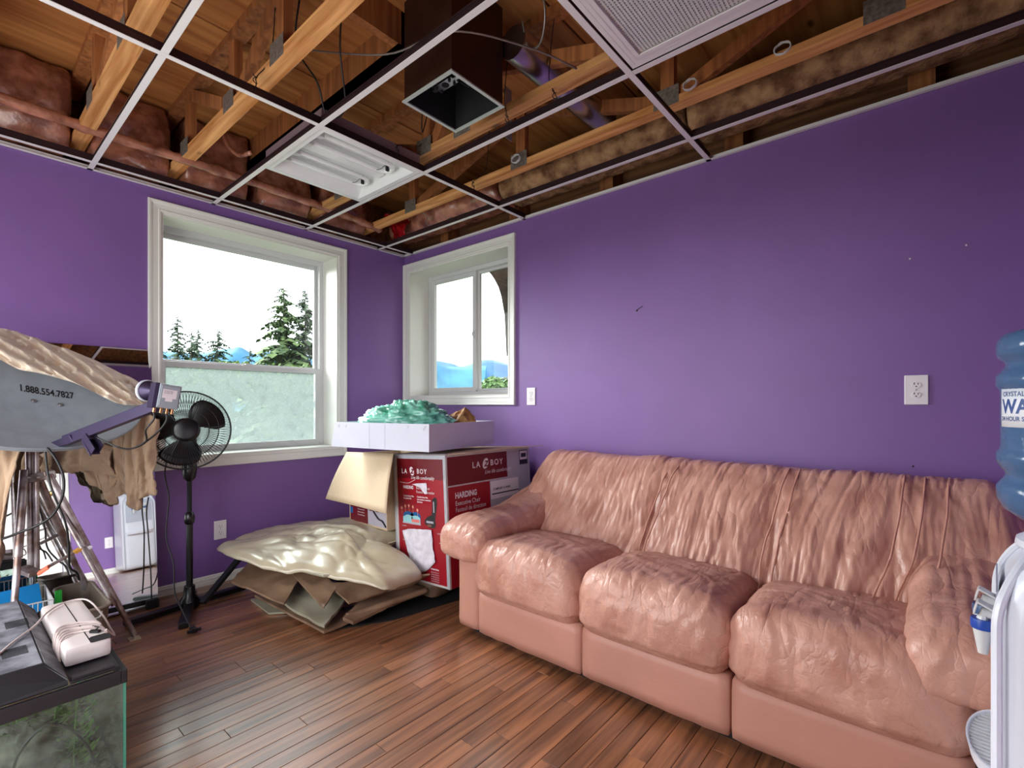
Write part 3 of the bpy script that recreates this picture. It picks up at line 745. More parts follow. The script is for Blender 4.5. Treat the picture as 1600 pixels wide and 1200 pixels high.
hill([(-1109.926, 623.784, 52.75), (-967.34, 745.921, 99.686), (-896.047, 806.989, 105.944), (-869.907, 829.381, 98.121), (-824.755, 868.057, 107.509), (-795.049, 893.502, 104.379), (-741.58, 939.304, 87.17), (-539.583, 1112.33, 52.75)], -20, 220, M_hill, 'mountain ridge with blue haze in its colour beyond the small window')
M_needle = mat('conifer_green', (62, 86, 52), rough=.9, rgb2=(34, 54, 34), vscale=2.5)
M_needle2 = mat('pale_conifer_green', (96, 118, 66), rough=.9, rgb2=(52, 76, 44), vscale=2.5)
M_bark = mat('bark', (92, 84, 78), rough=1)
def conifer(base, top, r, label, seed=0, m=None, dens=1.0):
    base = Vector(base); Ht = top-base.z; rnd = random.Random(seed); m = m or M_needle
    t = thing('conifer_tree', label, 'tree', base, group=None)
    B().tube([base, base+Vector((0,0,Ht*.5)), base+Vector((0,0,Ht))], .1, 6, rs=[Ht*.014, Ht*.008, Ht*.001]).build('trunk', M_bark, t, world=True)
    b = B(); n = int(110*dens)
    for i in range(n):
        f = (i+.5)/n; z = base.z+Ht*(.03+.965*f); R = r*1.75*((1-f)**.75*(.5+.7*rnd.random())+.09)
        a = rnd.random()*6.283; d = Vector((cos(a), sin(a), 0)); s_ = Vector((-sin(a), cos(a), 0))
        p0 = Vector((base.x, base.y, z))
        k = 5; prev = None
        for q in range(k):
            u0, u1 = q/k, (q+1)/k
            c0 = p0+d*R*u0+Vector((0,0,.10*R*sin(u0*3)-.35*R*u0*u0)); c1 = p0+d*R*u1+Vector((0,0,.10*R*sin(u1*3)-.35*R*u1*u1))
            for side in (-1, 1):
                wv = R*(.30*(1-u0)+.10)*(.7+.6*rnd.random())
                tip = c0+s_*side*wv+d*wv*.55-Vector((0,0,wv*(.25+.5*rnd.random())))
                b.add([c0, c1, tip], [(0,1,2)])
                tip = c0+s_*side*wv*.6-Vector((0,0,wv*(.5+.5*rnd.random())))+d*wv*.3
                b.add([c0, c1, tip], [(0,1,2)])
    o = b.build('foliage', m, t, world=True)
    return t
TW = 'conifer trees beyond the large window'
tr = [((278,492),26,1.15,'tall thin conifer left in the large window, highest of the left cluster',0), ((299,517),28,1.1,'conifer second in the left cluster, close behind the tallest',0),
      ((309,513),30,1.1,'conifer at the right edge of the left cluster in the large window',0), ((250,545),30,1.5,'small conifer at the very left edge of the large window',0),
      ((340,514),27,1.35,'lone mid-sized conifer between the left cluster and the tall right trees',0), ((390,542),30,.8,'smallest conifer, just left of the tall right-hand trees',0),
      ((412,545),26,1.3,'short conifer at the foot of the tallest tree',1), ((443,448),24,1.75,'tallest, broad pale green conifer on the right of the large window',1), ((477,452),25,1.4,'tall dark conifer beside the right edge of the large window',0)]
import json
for (px, d, r, lb, k), c in zip(tr, [(-26.923, 5.645, 5.9), (-28.676, 6.777, 5.355), (-30.672, 7.7, 5.814), (-32.424, 6.199, 4.562), (-26.433, 7.381, 5.309), (-28.266, 9.761, 4.679), (-23.473, 8.6, 4.103), (-20.667, 8.37, 6.909), (-20.829, 9.548, 7.02)]):
    conifer((c[0], c[1], -3.2), c[2], r*d/26, lb, seed=px[0], m=M_needle2 if k else M_needle, dens=1.9 if k or px[1] < 460 else 1.2)
# bushy undergrowth: leaves nobody could count
def bush(cs, label, name, m, n=2600, leaf=.16, seed=1, stuff=True):
    rnd = random.Random(seed); b = B()
    for i in range(n):
        c, R = cs[rnd.randrange(len(cs))]
        v = Vector((rnd.gauss(0,1), rnd.gauss(0,1), rnd.gauss(0,1))).normalized()*R*(.75+.35*rnd.random()); v.z *= .8
        p = Vector(c)+v
        a = Vector((rnd.gauss(0,1), rnd.gauss(0,1), rnd.gauss(0,1))).normalized(); w = a.cross(v).normalized()
        b.add([p-a*leaf*.5, p+w*leaf*.3, p+a*leaf*.5, p-w*leaf*.3], [(0,1,2,3)])
    for c, R in cs[:3]: b.tube([(c[0], c[1], -3.2), (c[0]+.1, c[1], (c[2]-3.2)/2), tuple(c)], .03, 6)
    o = tag(recentre(b.build(name, m)), label, 'bush')
    if stuff: o['kind'] = 'stuff'
    return o
rnd = random.Random(11)
cs = []
for i in range(30):
    t_ = i/29; p0 = Vector((-20.968, 2.845, 2.189)); p1 = Vector((-15.126, 7.85, 1.98)); c = p0.lerp(p1, t_); cs.append((c+Vector((rnd.uniform(-1,1), rnd.uniform(-1,1), rnd.uniform(-.3,.15))), rnd.uniform(.6,1.0)))
bush(cs, 'band of green undergrowth below the conifers', 'undergrowth', mat('leaf_green', (104, 130, 58), rough=.9, rgb2=(60, 88, 40), vscale=3), n=9000, leaf=.2)
bush([((-2.71, 4.001, 1.39), .25), ((-2.585, 4.108, 1.319), .3), ((-2.878, 4.252, 1.52), .16)], 'green bush beyond the right half of the small window', 'bush', mat('bright_leaf', (110, 140, 80), rough=.9, rgb2=(60, 96, 50), vscale=6), n=1500, leaf=.10, seed=4)
bush([((-3.165, 4.928, 1.55), .18), ((-3.105, 4.979, 1.446), .3)], 'small tree crown at the right edge of the small window', 'bush', mat('dull_leaf', (110, 120, 100), rough=.9, rgb2=(70, 86, 60), vscale=6), n=500, leaf=.08, seed=5)
# arched porch bracket outside the small window
b = B(); poly = [(.50, 2.75), (.50, 2.31), (.597, 2.263), (.66, 2.240), (.705, 2.211), (.755, 2.165), (.796, 2.113), (.835, 2.05), (.865, 1.975), (.90, 1.82), (.92, 1.5), (1.5, 1.5), (1.5, 2.75)]
b.prism(poly, 0, .345, M=Matrix.Translation((0, .62, 0)) @ Matrix.Rotation(pi/2, 4, 'X'))
tag(recentre(b.build('porch_arch', mat('rough_render', (150, 120, 108), rough=.95, rgb2=(96, 84, 78), vscale=9, bump=1, bscale=20, detail=8))), 'rough brown arched porch edge outside the top right of the small window', 'arch')

# ------------------------------------------------------------------ sofa
M_leather = leather('pink_leather', (202, 152, 134), (172, 118, 100), vert=False, depth=.008)
M_leatherb = leather('pink_leather_back', (202, 152, 134), (168, 114, 98), vert=True, depth=.0075)
M_leather2 = mat('pink_leather_plain', (190, 136, 118), rough=.5, var=.08, vscale=4, bump=.06, bscale=120)
SX0, SX1 = 1.60, 3.70
sofa = thing('sofa', 'long pink-tan wrinkled leather three-seat sofa against the purple wall', 'sofa', (2.65, -.5, 0))
def crease(x, y, f=14., seed=0., p=5.):
    w = nz(x*3.1+seed, y*3.1, seed)*.35
    return ridge((x+w)*f, y*f*.28+seed, seed, p)
# base
for a, c in ((SX0+.185, 2.36), (2.362, 2.93), (2.932, SX1-.185)):
    b = B(); rbox(b, ((a+c)/2, -.50, .135), ((c-a)/2, .42, .10), .014, .04, disp=lambda p, n: .004*crease(p.x*.6, p.z*.2, 10, a) if n.y < -.5 else 0)
    b.build('base_panel', M_leather2, sofa, world=True, smooth=True, angle=0)
b = B(); b.box((SX0+.10, -.86, 0), (SX1-.10, -.10, .038)); b.build('plinth', M_blackm, sofa, world=True)
def arm_panel(x0, x1):
    b = B(); rbox(b, ((x0+x1)/2, -.485, .25), ((x1-x0)/2, .435, .215), .02, .035, disp=lambda p, n: .003*nz(p.x*8, p.y*6, p.z*5))
    b.build('arm_panel', M_leather2, sofa, world=True, smooth=True, angle=0)
arm_panel(SX0+.045, SX0+.185); arm_panel(SX1-.185, SX1-.045)
# seat cushions
def seat(x0, x1, seed):
    b = B(); cx = (x0+x1)/2; hw = (x1-x0)/2
    def warp(p):
        u = (p.x-cx)/hw; v = (p.y+.95)/.60        # v=0 front, 1 back
        q = Vector(p)
        cr = (1-abs(u)**3.2)
        if p.z > .33: q.z += .045*cr*(1-ss(.15, 1.0, v)*.7) - .02*ss(.5, 1, v)
        if p.y < -.80: q.y -= .035*cr*exp(-((p.z-.33)/.11)**2)
        
        q.x += (p.x-cx)*.015*exp(-((p.z-.34)/.06)**2)
        return q
    def disp(p, n):
        top = n.z > .3
        sl = (.33-p.y)+(.115-p.z)*1.2                 # length measured from the back over the front edge
        x = p.x; front = ss(.35, .75, sl)
        x2 = x*(1-.25*front)+.10*nz(x*4+seed, sl*3)+.05*nz(x*11, sl*7, seed)
        d = (.030*front+.006)*(abs(nz(x2*22+seed*3, sl*2.6, seed))**.6)
        d += .018*abs(nz((x+.7*sl)*15+seed, (sl-.4*x)*3.4, seed+4))**.6
        d += .015*abs(nz((x-.9*sl)*17-seed, (sl+.5*x)*4, seed+9))**.6*(1-.5*front)
        d += .006*nz(x*5, sl*5, seed)
        d += .003*abs(nz(x2*34, sl*9, seed))
        e = max(0, min(1, (hw-abs(x))/.05))
        d = d*(.35+.65*e)-.004*(1-e)*abs(nz(sl*40, seed))
        if n.z < -.2: d = 0
        return d
    rbox(b, (cx, -.62, .335), (hw, .33, .115), .065, .0105, warp, disp)
    b.build('seat_cushion', M_leather, sofa, world=True, smooth=True, angle=0)
seat(SX0+.18, 2.352, 1.3); seat(2.356, 2.926, 4.1); seat(2.930, SX1-.18, 8.2)
# backrest, one continuous upholstered piece with double seams
seams = [2.415, 2.455, 2.925, 2.965, 3.315, 3.375, 3.44]
b = B()
bh = Vector(((SX1-SX0)/2-.01, .11, .24)); bc = Vector(((SX0+SX1)/2, -.15, .60))
def bwarp(p):
    q = Vector(p); t_ = max(0, min(1, (p.z-.36)/.46))
    th = .52-.30*t_**.85                       # thickness front to back
    f = (-.04-p.y)/.22                           # 0 back, 1 front
    q.y = -.04-f*th
    pf = 1.0
    for s0, s1 in ((SX0, 2.43), (2.43, 2.945), (2.945, 3.33), (3.33, SX1)):
        if s0 <= p.x <= s1: u = (p.x-s0)/(s1-s0)*2-1; pf = 1-abs(u)**4
    if f > .5: q.y -= .03*pf*sin(pi*min(1, t_*1.05))
    # ends taper and round off at the top
    for e, sg in ((SX0, 1), (SX1, -1)):
        de = abs(p.x-e)
        q.z -= .07*exp(-(de/.07)**2)*ss(.6, .8, p.z)
    q.x += -.03*ss(.5, .8, p.z)*0
    q.z -= .03*ss(1.6, 3.7, p.x)*0
    return q
def bdisp(p, n):
    x = p.x+bc.x; z = p.z+bc.z; d = 0
    if n.y < .3:
        tp = 1-.75*ss(.74, .84, z)
        sl = x-.16*(z-.6)+.07*nz(x*3, z*2.2)+.02*nz(x*9, z*6)
        sm = x-.55*(z-.6)+.06*nz(x*4, z*4, 3)
        mk = .55+1.3*abs(nz(x*2.7+4, z*2.0, 8))
        d += .056*mk*tp*abs(nz(sl*12.5, z*1.0, 3.1))**.6
        d += .034*tp*abs(nz(sm*11, z*1.5, 9.3))**.6
        d += .014*tp*mk*abs(nz((x+.35*(z-.6))*26, z*2.6, 5.1))**.65
        d += .006*abs(nz(sl*42, z*8, 1.))*ss(.55, .84, z)
        d += .008*nz(x*4, z*4)
        for s_ in seams:
            ss_ = s_+.035*ss(.50, .84, z)+(.05*ss(.62, .40, z)*-1 if s_ > 3.2 else 0)
            d -= .022*exp(-((x-ss_)/.0060)**2)
            d += .007*exp(-((abs(x-ss_)-.016)/.008)**2)
    return d
rbox(b, bc, bh, .095, (.0042, .012, .010), bwarp, bdisp)
b.build('backrest', M_leatherb, sofa, world=True, smooth=True, angle=0)
# raised piping along the seams
def back_point(x, tz, lift):
    z = -bh.z+2*bh.z*tz; r_ = .095
    if tz < .80: p = Vector((x-bc.x, -bh.y, z)); n = Vector((0,-1,0))
    else:
        a = (tz-.80)/.20*1.35; p = Vector((x-bc.x, -bh.y+r_*(1-cos(a)), bh.z-r_+r_*sin(a))); n = Vector((0,-cos(a),sin(a)))
    return bwarp(p+bc+n*(bdisp(p, n)+lift))
for s_ in seams:
    pts = []
    for k in range(60):
        tz = .10+.90*k/59; z = bc.z-bh.z+2*bh.z*tz
        ss_ = s_+.035*ss(.50, .84, z)+(.05*ss(.62, .40, z)*-1 if s_ > 3.2 else 0)
        pts.append(back_point(ss_, tz, .016))
    B().tube(pts, .0036, 6).build('seam_piping', M_leather2, sofa, world=True, smooth=True, angle=0)
# arms
def arm(x0, x1, sg, seed):
    b = B(); cx = (x0+x1)/2; hw = (x1-x0)/2
    def warp(p):
        q = Vector(p); v = p.y
        up = ss(-.62, -.12, v)
        if p.z > .46: q.z += up*.12
        fr = ss(-.84, -.99, v)
        q.z -= .035*fr
        if p.z < .47: q.z -= .02*fr
        if p.z > .47: q.z += .02*(1-((p.x-cx)/hw)**2)
        q.x += sg*.02*ss(-.5, -.2, v)
        return q
    def disp(p, n):
        sl = (.36+p.y)+(.075-p.z)*(1 if n.y < -.2 else 0)
        d = .004*nz(p.x*6+seed, p.y*6, p.z*6)
        d += .012*abs(nz((p.x+.1*nz(p.z*6, seed))*30, p.z*4+p.y*2, seed))**.8*ss(-.18, -.31, p.y)
        d += .006*abs(nz(p.y*14+p.x*3, p.x*4+p.z*3, seed))**.8
        d += .004*abs(nz(p.y*34, p.x*8, seed+3))
        return d
    rbox(b, (cx, -.62, .485), (hw, .36, .066), .060, .0105, warp, disp)
    b.build('arm_pad', M_leather, sofa, world=True, smooth=True, angle=0)
arm(SX0-.045, SX0+.245, 1, 2.2); arm(SX1-.32, SX1+.02, -1, 7.7)

# ------------------------------------------------------------------ water cooler and bottle
M_cool = mat('cooler_white', (212, 216, 226), rough=.28, var=.03, vscale=4)
wc = thing('water_cooler', 'white free-standing water cooler at the right edge, side turned to us', 'water cooler', (3.690, -1.155, 0), (0, 0, radians(-4)))
b = B()
def cwarp(p):
    q = Vector(p)
    if p.z > .70 and p.x < 0: q.x += .05*((p.z-.70)/.15)**2*1.2
    return q
rbox(b, (0, 0, .425), (.155, .155, .41), .035, .03, cwarp)
b.build('cabinet', M_cool, wc, smooth=True, angle=0)
b = B(); b.tube([Vector((-.158+.05*max(0,(z-.70)/.15)**2*1.2, y, z)) for y, z in [(-.151, .04), (-.151, .70)]+[(.151*-cos(a), .70+.146*sin(a)) for a in [pi*k/28 for k in range(1, 28)]]+[(.151, .70), (.151, .04)]], .008, 8)
b.build('front_bezel', M_cool, wc, smooth=True)
b = B(); b.lathe([(.0, .830), (.125, .830), (.132, .838), (.130, .850), (.118, .858), (.108, .854), (.104, .842), (.0, .840)], 40)
b.build('top_collar', M_cool, wc, smooth=True)
for y, col, nm in ((-.050, (30, 70, 160), 'blue cold tap'), (.050, (60, 84, 120), 'grey-blue hot tap')):
    b = B(); b.lathe([(0, -.055), (.008, -.055), (.017, .0), (.018, .012), (0, .012)], 16, M=Matrix.Translation((-.178, y, .665)))
    b.tube([(-.150, y, .69), (-.175, y, .694), (-.178, y, .678)], .011, 10)
    tp = b.build('tap', M_vinyl, wc, smooth=True, label=nm)
    B().lathe([(.0185, -.004), (.0195, .0), (.0195, .012), (.0185, .016), (0, .016)], 16, M=Matrix.Translation((-.178, y, .665))).build('tap_ring', mat('tap_'+nm.split()[0], col, rough=.35), tp, smooth=True)
    b = B(); b.bar((-.158, y, .702), (-.186, y, .716), .030, .004); b.bar((-.186, y, .716), (-.192, y, .690), .030, .003); b.build('tap_lever', M_vinyl, tp, bevel=.002)
b = B()
def tray(u, v):
    a = -pi/2+pi*u; r = .02+.085*v
    return Vector((-.155-.9*r*cos(a), 1.35*r*sin(a), .485-.012*(1 if v < .85 else 0)))
b.lathe([(.10, .39), (.112, .42), (.106, .42), (.095, .405), (0, .405)], 32, M=Matrix.Translation((-.150, 0, 0)) @ Matrix.Diagonal((.50, 1.2, 1, 1)))
dt = b.build('drip_tray', M_cool, wc, smooth=True)
b = B()
for k in range(15):
    y = -.105+.015*k; L = .050*sqrt(max(.02, 1-(y/.125)**2)); b.box((-.150-L, y-.002, .414), (-.150, y+.002, .418))
b.build('drip_grate', M_vinyl, dt, kind='stuff')
b = B(); b.box((-.159, -.12, .52), (-.156, .12, .76)); b.build('tap_recess', mat('recess_grey', (176, 182, 196), rough=.35), wc)
b = B()
for k, (y, z) in enumerate([(-.11,.80),(-.105,.79),(-.10,.795),(-.09,.77),(-.085,.765)]): b.box((-.10+k*.006, -.1552, z), (-.094+k*.006, -.1548, z+.004+.004*(k % 2)))
b.build('scuff_marks', M_dark, wc)
def bottle_mat():
    m = bpy.data.materials.new('blue_bottle_plastic'); m.use_nodes = True; n = m.node_tree.nodes; l = m.node_tree.links
    p = n['Principled BSDF']; p.inputs['Base Color'].default_value = (*lin((92, 128, 170)), 1); p.inputs['Roughness'].default_value = .16
    p.inputs['Transmission Weight'].default_value = .45; p.inputs['IOR'].default_value = 1.3
    t = n.new('ShaderNodeTexNoise'); t.inputs['Scale'].default_value = 55; tc = n.new('ShaderNodeTexCoord'); l.new(tc.outputs['Object'], t.inputs['Vector'])
    bu = n.new('ShaderNodeBump'); bu.inputs['Strength'].default_value = .4; bu.inputs['Distance'].default_value = .004; l.new(t.outputs['Fac'], bu.inputs['Height']); l.new(bu.outputs[0], p.inputs['Normal'])
    return m
wb_ = thing('water_bottle', 'large blue water bottle standing upside down in the cooler', 'bottle', (3.668, -1.115, .828))
prof = [(.0, -.02), (.028, -.02), (.030, .012), (.050, .030), (.100, .052), (.124, .070), (.134, .090), (.135, .112), (.129, .122), (.121, .132), (.121, .140), (.129, .152), (.135, .162), (.135, .178), (.129, .186), (.128, .192), (.128, .300), (.131, .306), (.135, .312), (.135, .330), (.128, .338), (.120, .350), (.121, .358), (.131, .366), (.135, .376), (.134, .398), (.124, .412), (.100, .420), (0, .420)]
prof = [(r, z*1.07) for r, z in prof]
B().lathe(prof, 56).build('bottle_shell', bottle_mat(), wb_, smooth=True, angle=60)
# printed wrap label: bent strip with lettering bent round it
RL = .1295
M_lab = mat('label_white', (226, 230, 236), rough=.4); M_lblue = mat('label_blue', (38, 70, 132), rough=.5); M_lred = mat('label_red', (200, 50, 90), rough=.5)
def bend(b, a0):
    """wrap geometry drawn in x (arc length), z round the bottle"""
    b.v = [Vector(((RL+p.y)*cos(a0+p.x/RL), (RL+p.y)*sin(a0+p.x/RL), p.z)) for p in b.v]; return b
A0 = radians(190)
b = B(); b.grid(lambda u, v: Vector((-.0+.30*u, 0, .247+.080*v)), 40, 2, 0); bend(b, A0); lbl = b.build('bottle_label', M_lab, wb_, smooth=True, solid=-.0004)
b = B(); 
b.text('CRYSTAL', .014, (.010, 0, .262), (1,0,0), (0,0,1), lift=0, bold=.0002)
b.text('WAT', .040, (.008, 0, .228), (1,0,0), (0,0,1), lift=0, bold=.0012)
b.text('24 HOUR SELF SERVE', .0125, (.006, 0, .212), (1,0,0), (0,0,1), lift=0, bold=.0002)
b.text('1-8', .0125, (.070, 0, .200), (1,0,0), (0,0,1), lift=0, bold=.0002); b.box((.004, 0, .224), (.21, .0002, .2248))
b.v = [Vector((p.x, .0008, p.z+.048)) for p in b.v]; bend(b, A0).build('lettering', M_lblue, lbl)
b = B(); b.text('ER', .040, (.094, 0, .228), (1,0,0), (0,0,1), lift=0, bold=.0012); b.v = [Vector((p.x, .0008, p.z+.048)) for p in b.v]; bend(b, A0).build('lettering', M_lred, lbl, label='red lettering')

# ------------------------------------------------------------------ mirror leaning on the window wall
ma = bpy.data.materials.new('mirror_silver'); ma.use_nodes = True
p_ = ma.node_tree.nodes['Principled BSDF']; p_.inputs['Metallic'].default_value = 1; p_.inputs['Roughness'].default_value = .015; p_.inputs['Base Color'].default_value = (.86, .88, .88, 1)
MT = radians(5.8)
mi = thing('wall_mirror', 'large frameless mirror leaning against the wall left of the large window', 'mirror', (.152, -2.275, .0), (0, -MT, 0))
b = B(); b.box((-.005, -.48, .012), (0, .48, 1.445)); b.build('mirror_backing', M_blackm, mi)
b = B(); b.box((0, -.48, .012), (.004, .48, 1.445)); b.build('mirror_glass', ma, mi)
for y in (-.46, .455): B().box((-.006, y-.03, 0), (.02, y+.025, .045)).build('mirror_foot', M_blackm, mi)

# ------------------------------------------------------------------ pedestal fan
fb = Vector((.301, -1.686, 0))
fan = thing('pedestal_fan', 'black pedestal fan with wire cage in front of the large window', 'fan', fb)
d1 = Vector((-.13, .99, 0)).normalized(); d2 = Vector((.93, -.36, 0)).normalized()
for d_, L in ((d1, .30), (-d1, .30), (d2, .31), (-d2, .17)):
    h = .034 if abs(d_.dot(d1)) > .9 else .028
    b = B(); b.bar(fb+d_*.02+Vector((0,0,.022)), fb+d_*L+Vector((0,0,.020)), .045, .028); b.build('base_leg', M_black, fan, world=True, bevel=.004)
b = B(); b.lathe([(0, .0), (.045, .0), (.045, .05), (.030, .07), (.026, .12), (.0, .12)], 20, M=Matrix.Translation(fb)); b.build('base_hub', M_black, fan, world=True, smooth=True)
b = B(); b.cyl(fb+Vector((0,0,.05)), fb+Vector((0,0,.50)), .0165, 16); b.build('lower_pole', M_black, fan, world=True, smooth=True)
b = B(); b.lathe([(.017, .46), (.025, .47), (.026, .50), (.022, .52), (.012, .53)], 18, M=Matrix.Translation(fb)); b.build('height_collar', M_black, fan, world=True, smooth=True)
b = B(); b.cyl(fb+Vector((0,0,.50)), fb+Vector((0,0,.74)), .0115, 14); b.build('upper_pole', M_blackm, fan, world=True, smooth=True)
hc = Vector((0.394, -1.728, 0.986)); fdir = (Vector((3.43, -2.59, 1.12))-hc); fdir.z = .25; fdir.normalize()
b = B()
b.lathe([(.014, .70), (.030, .715), (.036, .76), (.038, .88), (.034, .93), (.0, .93)], 20, M=Matrix.Translation(fb)); b.build('control_housing', M_black, fan, world=True, smooth=True)
sd_ = Vector((0,0,1)).cross(fdir).normalized(); upv = fdir.cross(sd_)
FM = Matrix((sd_, upv, fdir)).transposed().to_4x4(); FM.translation = hc      # local: x right, y up, z forward
b = B(); b.lathe([(0, -.19), (.035, -.185), (.055, -.16), (.062, -.10), (.058, -.045), (.0, -.04)], 24, M=FM); b.build('motor_housing', M_black, fan, world=True, smooth=True)
R = .208
b = B()
b.tube([FM @ Vector((R*cos(a), R*sin(a), 0)) for a in [2*pi*k/48 for k in range(48)]], .0045, 8, closed=True)
b.build('cage_rim', M_wire, fan, world=True, smooth=True)
def cage(sgn, name, n=84):
    b = B()
    for k in range(n):
        a = 2*pi*k/n; pts = []
        for q in range(7):
            t_ = q/6; r = .06+(R-.06)*t_; z = sgn*.055*(1-t_**2.6)
            aa = a+.10*t_*sgn; pts.append(FM @ Vector((r*cos(aa), r*sin(aa), z)))
        b.tube(pts, .0015, 3, caps=False)
    for r, z in ((.06, .055), (.105, .05), (.15, .036)):
        b.tube([FM @ Vector((r*cos(a), r*sin(a), sgn*z)) for a in [2*pi*k/40 for k in range(40)]], .0014, 4, closed=True)
    return b.build(name, M_wire, fan, world=True, kind='stuff')
cage(1, 'front_cage'); cage(-1, 'rear_cage')
b = B(); b.lathe([(0, .066), (.045, .065), (.058, .060), (.064, .050), (.060, .046), (0, .046)], 32, M=FM); b.build('centre_badge', M_black, fan, world=True, smooth=True)
b = B(); b.lathe([(0, .034), (.030, .030), (.038, .018), (.038, -.03), (0, -.03)], 24, M=FM); b.build('blade_hub', M_black, fan, world=True, smooth=True)
for a0 in (radians(50), radians(171), radians(-88)):
    b = B()
    def bl(u, v):
        r = .03+.160*u; w = .50+.62*sin(pi*min(1, u*.70+.10)); a = a0+(v-.5)*w*1.25-.25*u
        rr_ = r*(1-.12*abs(v-.5)**2*u*2)
        return FM @ Vector((rr_*cos(a), rr_*sin(a), .016-.034*(v-.5)*2*(1-.4*u)))
    b.grid(bl, 12, 12); b.build('fan_blade', M_black, fan, world=True, smooth=True, solid=.002)
cord = cable('fan_cord', [hc+Vector((-.08,-.02,-.06)), (0.222, -1.756, 0.882), (0.177, -1.769, 0.745), (0.193, -1.755, 0.613), (0.2, -1.762, 0.526), (0.206, -1.77, 0.379), (0.259, -1.751, 0.251), (0.335, -1.765, 0.115), (0.501, -1.781, 0.078), (0.669, -1.795, 0.05), (0.712, -1.797, 0.042)], .0035, M_wire, 'black fan cord hanging to the floor in loose curves', 'cord')
b = B(); c = Vector((0.661, -1.774, 0.012)); b.box(c+Vector((-.02,-.012,-.01)), c+Vector((.02,.012,.012))); b.box(c+Vector((.005,-.03,-.006)), c+Vector((.018,.03,.008))); b.bar(c+Vector((-.02,0,0)), c+Vector((-.04,.012,0)), .008, .008)
tag(recentre(b.build('power_plug', M_black, bevel=.002)), 'black power plug lying on the floor by the fan base', 'plug')
b = B(); 

# ------------------------------------------------------------------ ironing board under a beige sheet
M_vs = mat('beige_vinyl', (184, 172, 146), rough=.27, var=.12, vscale=5, coat=.3, spec=.6)
M_vt = mat('tan_vinyl', (150, 122, 98), rough=.38, var=.16, vscale=7, rgb2=(112, 84, 66))
M_vg = mat('grey_green_vinyl', (158, 152, 132), rough=.35, var=.14, vscale=6)
M_legs = mat('dark_steel', (38, 38, 44), rough=.4, metal=.4)
ib = thing('ironing_board', 'ironing board set low, its pointed end toward the fan, covered by beige vinyl', 'ironing board', (.9, -1.1, 0))
poly = [(0.228, -1.444, 0.3)[:2], (.36, -1.47), (.75, -1.42), (1.12, -1.34), (1.18, -1.22), (1.10, -1.08), (.6, -1.12), (.28, -1.25), (.18, -1.38)]
b = B(); b.prism(poly, .258, .270); b.build('board_top', M_vg, ib, world=True, bevel=.003)
b = B(); b.bar((.30, -1.36, .28), (.42, -1.66, .045), .032, .02); b.build('board_leg', M_legs, ib, world=True)
b = B(); b.bar((.34, -1.20, .28), (1.05, -1.28, .03), .032, .02); b.build('board_leg', M_legs, ib, world=True)
b = B(); b.bar((.95, -1.36, .022), (1.12, -1.04, .022), .028, .028); b.build('board_foot', M_legs, ib, world=True)
# big beige vinyl sheet draped over it: polar grid between a centre and an outline
outl = [((0.14, -1.431, 0.285)), (.22, -1.52, .285), (.42, -1.53, .285), (.66, -1.50, .290), (.90, -1.46, .290), (1.005, -1.373, 0.285), (1.136, -1.317, 0.28), (1.281, -1.245, 0.262), (1.392, -1.173, 0.24), (1.388, -1.087, 0.215), (1.34, -.90, .215), (1.2, -.86, .25), (1.0, -.84, .28), (.98, -.62, .30), (.80, -.50, .31), (.5, -.60, .325), (.25, -.85, .325), (.09, -1.12, .315), (.12, -1.32, .30)]
outl = [Vector(p) for p in outl]; ol = []
k = len(outl)
for i in range(k):
    p0, p1, p2, p3 = outl[i-1], outl[i], outl[(i+1) % k], outl[(i+2) % k]
    for q in range(7):
        t_ = q/7; ol.append(.5*((2*p1)+(p2-p0)*t_+(2*p0-5*p1+4*p2-p3)*t_*t_+(3*p1-p0-3*p2+p3)*t_**3))
cc = Vector((.76, -1.02, .345)); n_ = len(ol)
b = B()
def sh(u, v):
    i = int(round(u*n_)) % n_; p = ol[i]; q = cc.lerp(p, v)
    q.z += .030*(1-v**3)
    am = (1-.5*v)*ss(0, .12, v)
    wx = q.x+.10*nz(q.x*2, q.y*2); wy = q.y+.08*nz(q.x*3, q.y*3, 5)
    q.z += am*(.052*abs(nz(wx*2.3+wy*1.2, wy*4.4, 2.2))**.6+.020*abs(nz(wx*5-wy*3, wy*9, 4.))**.6+.005*abs(nz(wx*14, wy*16, 7))**.6-.026)
    if v > .92: q.z -= .022*((v-.92)/.08)**2
    if q.y > -.90 and q.x > .36: q.z = min(q.z, .352)
    if q.x > .98 and q.y > -.86: q.y = -.86
    return q
b.grid(sh, n_, 46, cu=True)
tag(recentre(b.build('vinyl_sheet', M_vs, smooth=True, angle=0, solid=.004)), 'shiny crumpled beige vinyl sheet draped over the ironing board', 'vinyl sheet')
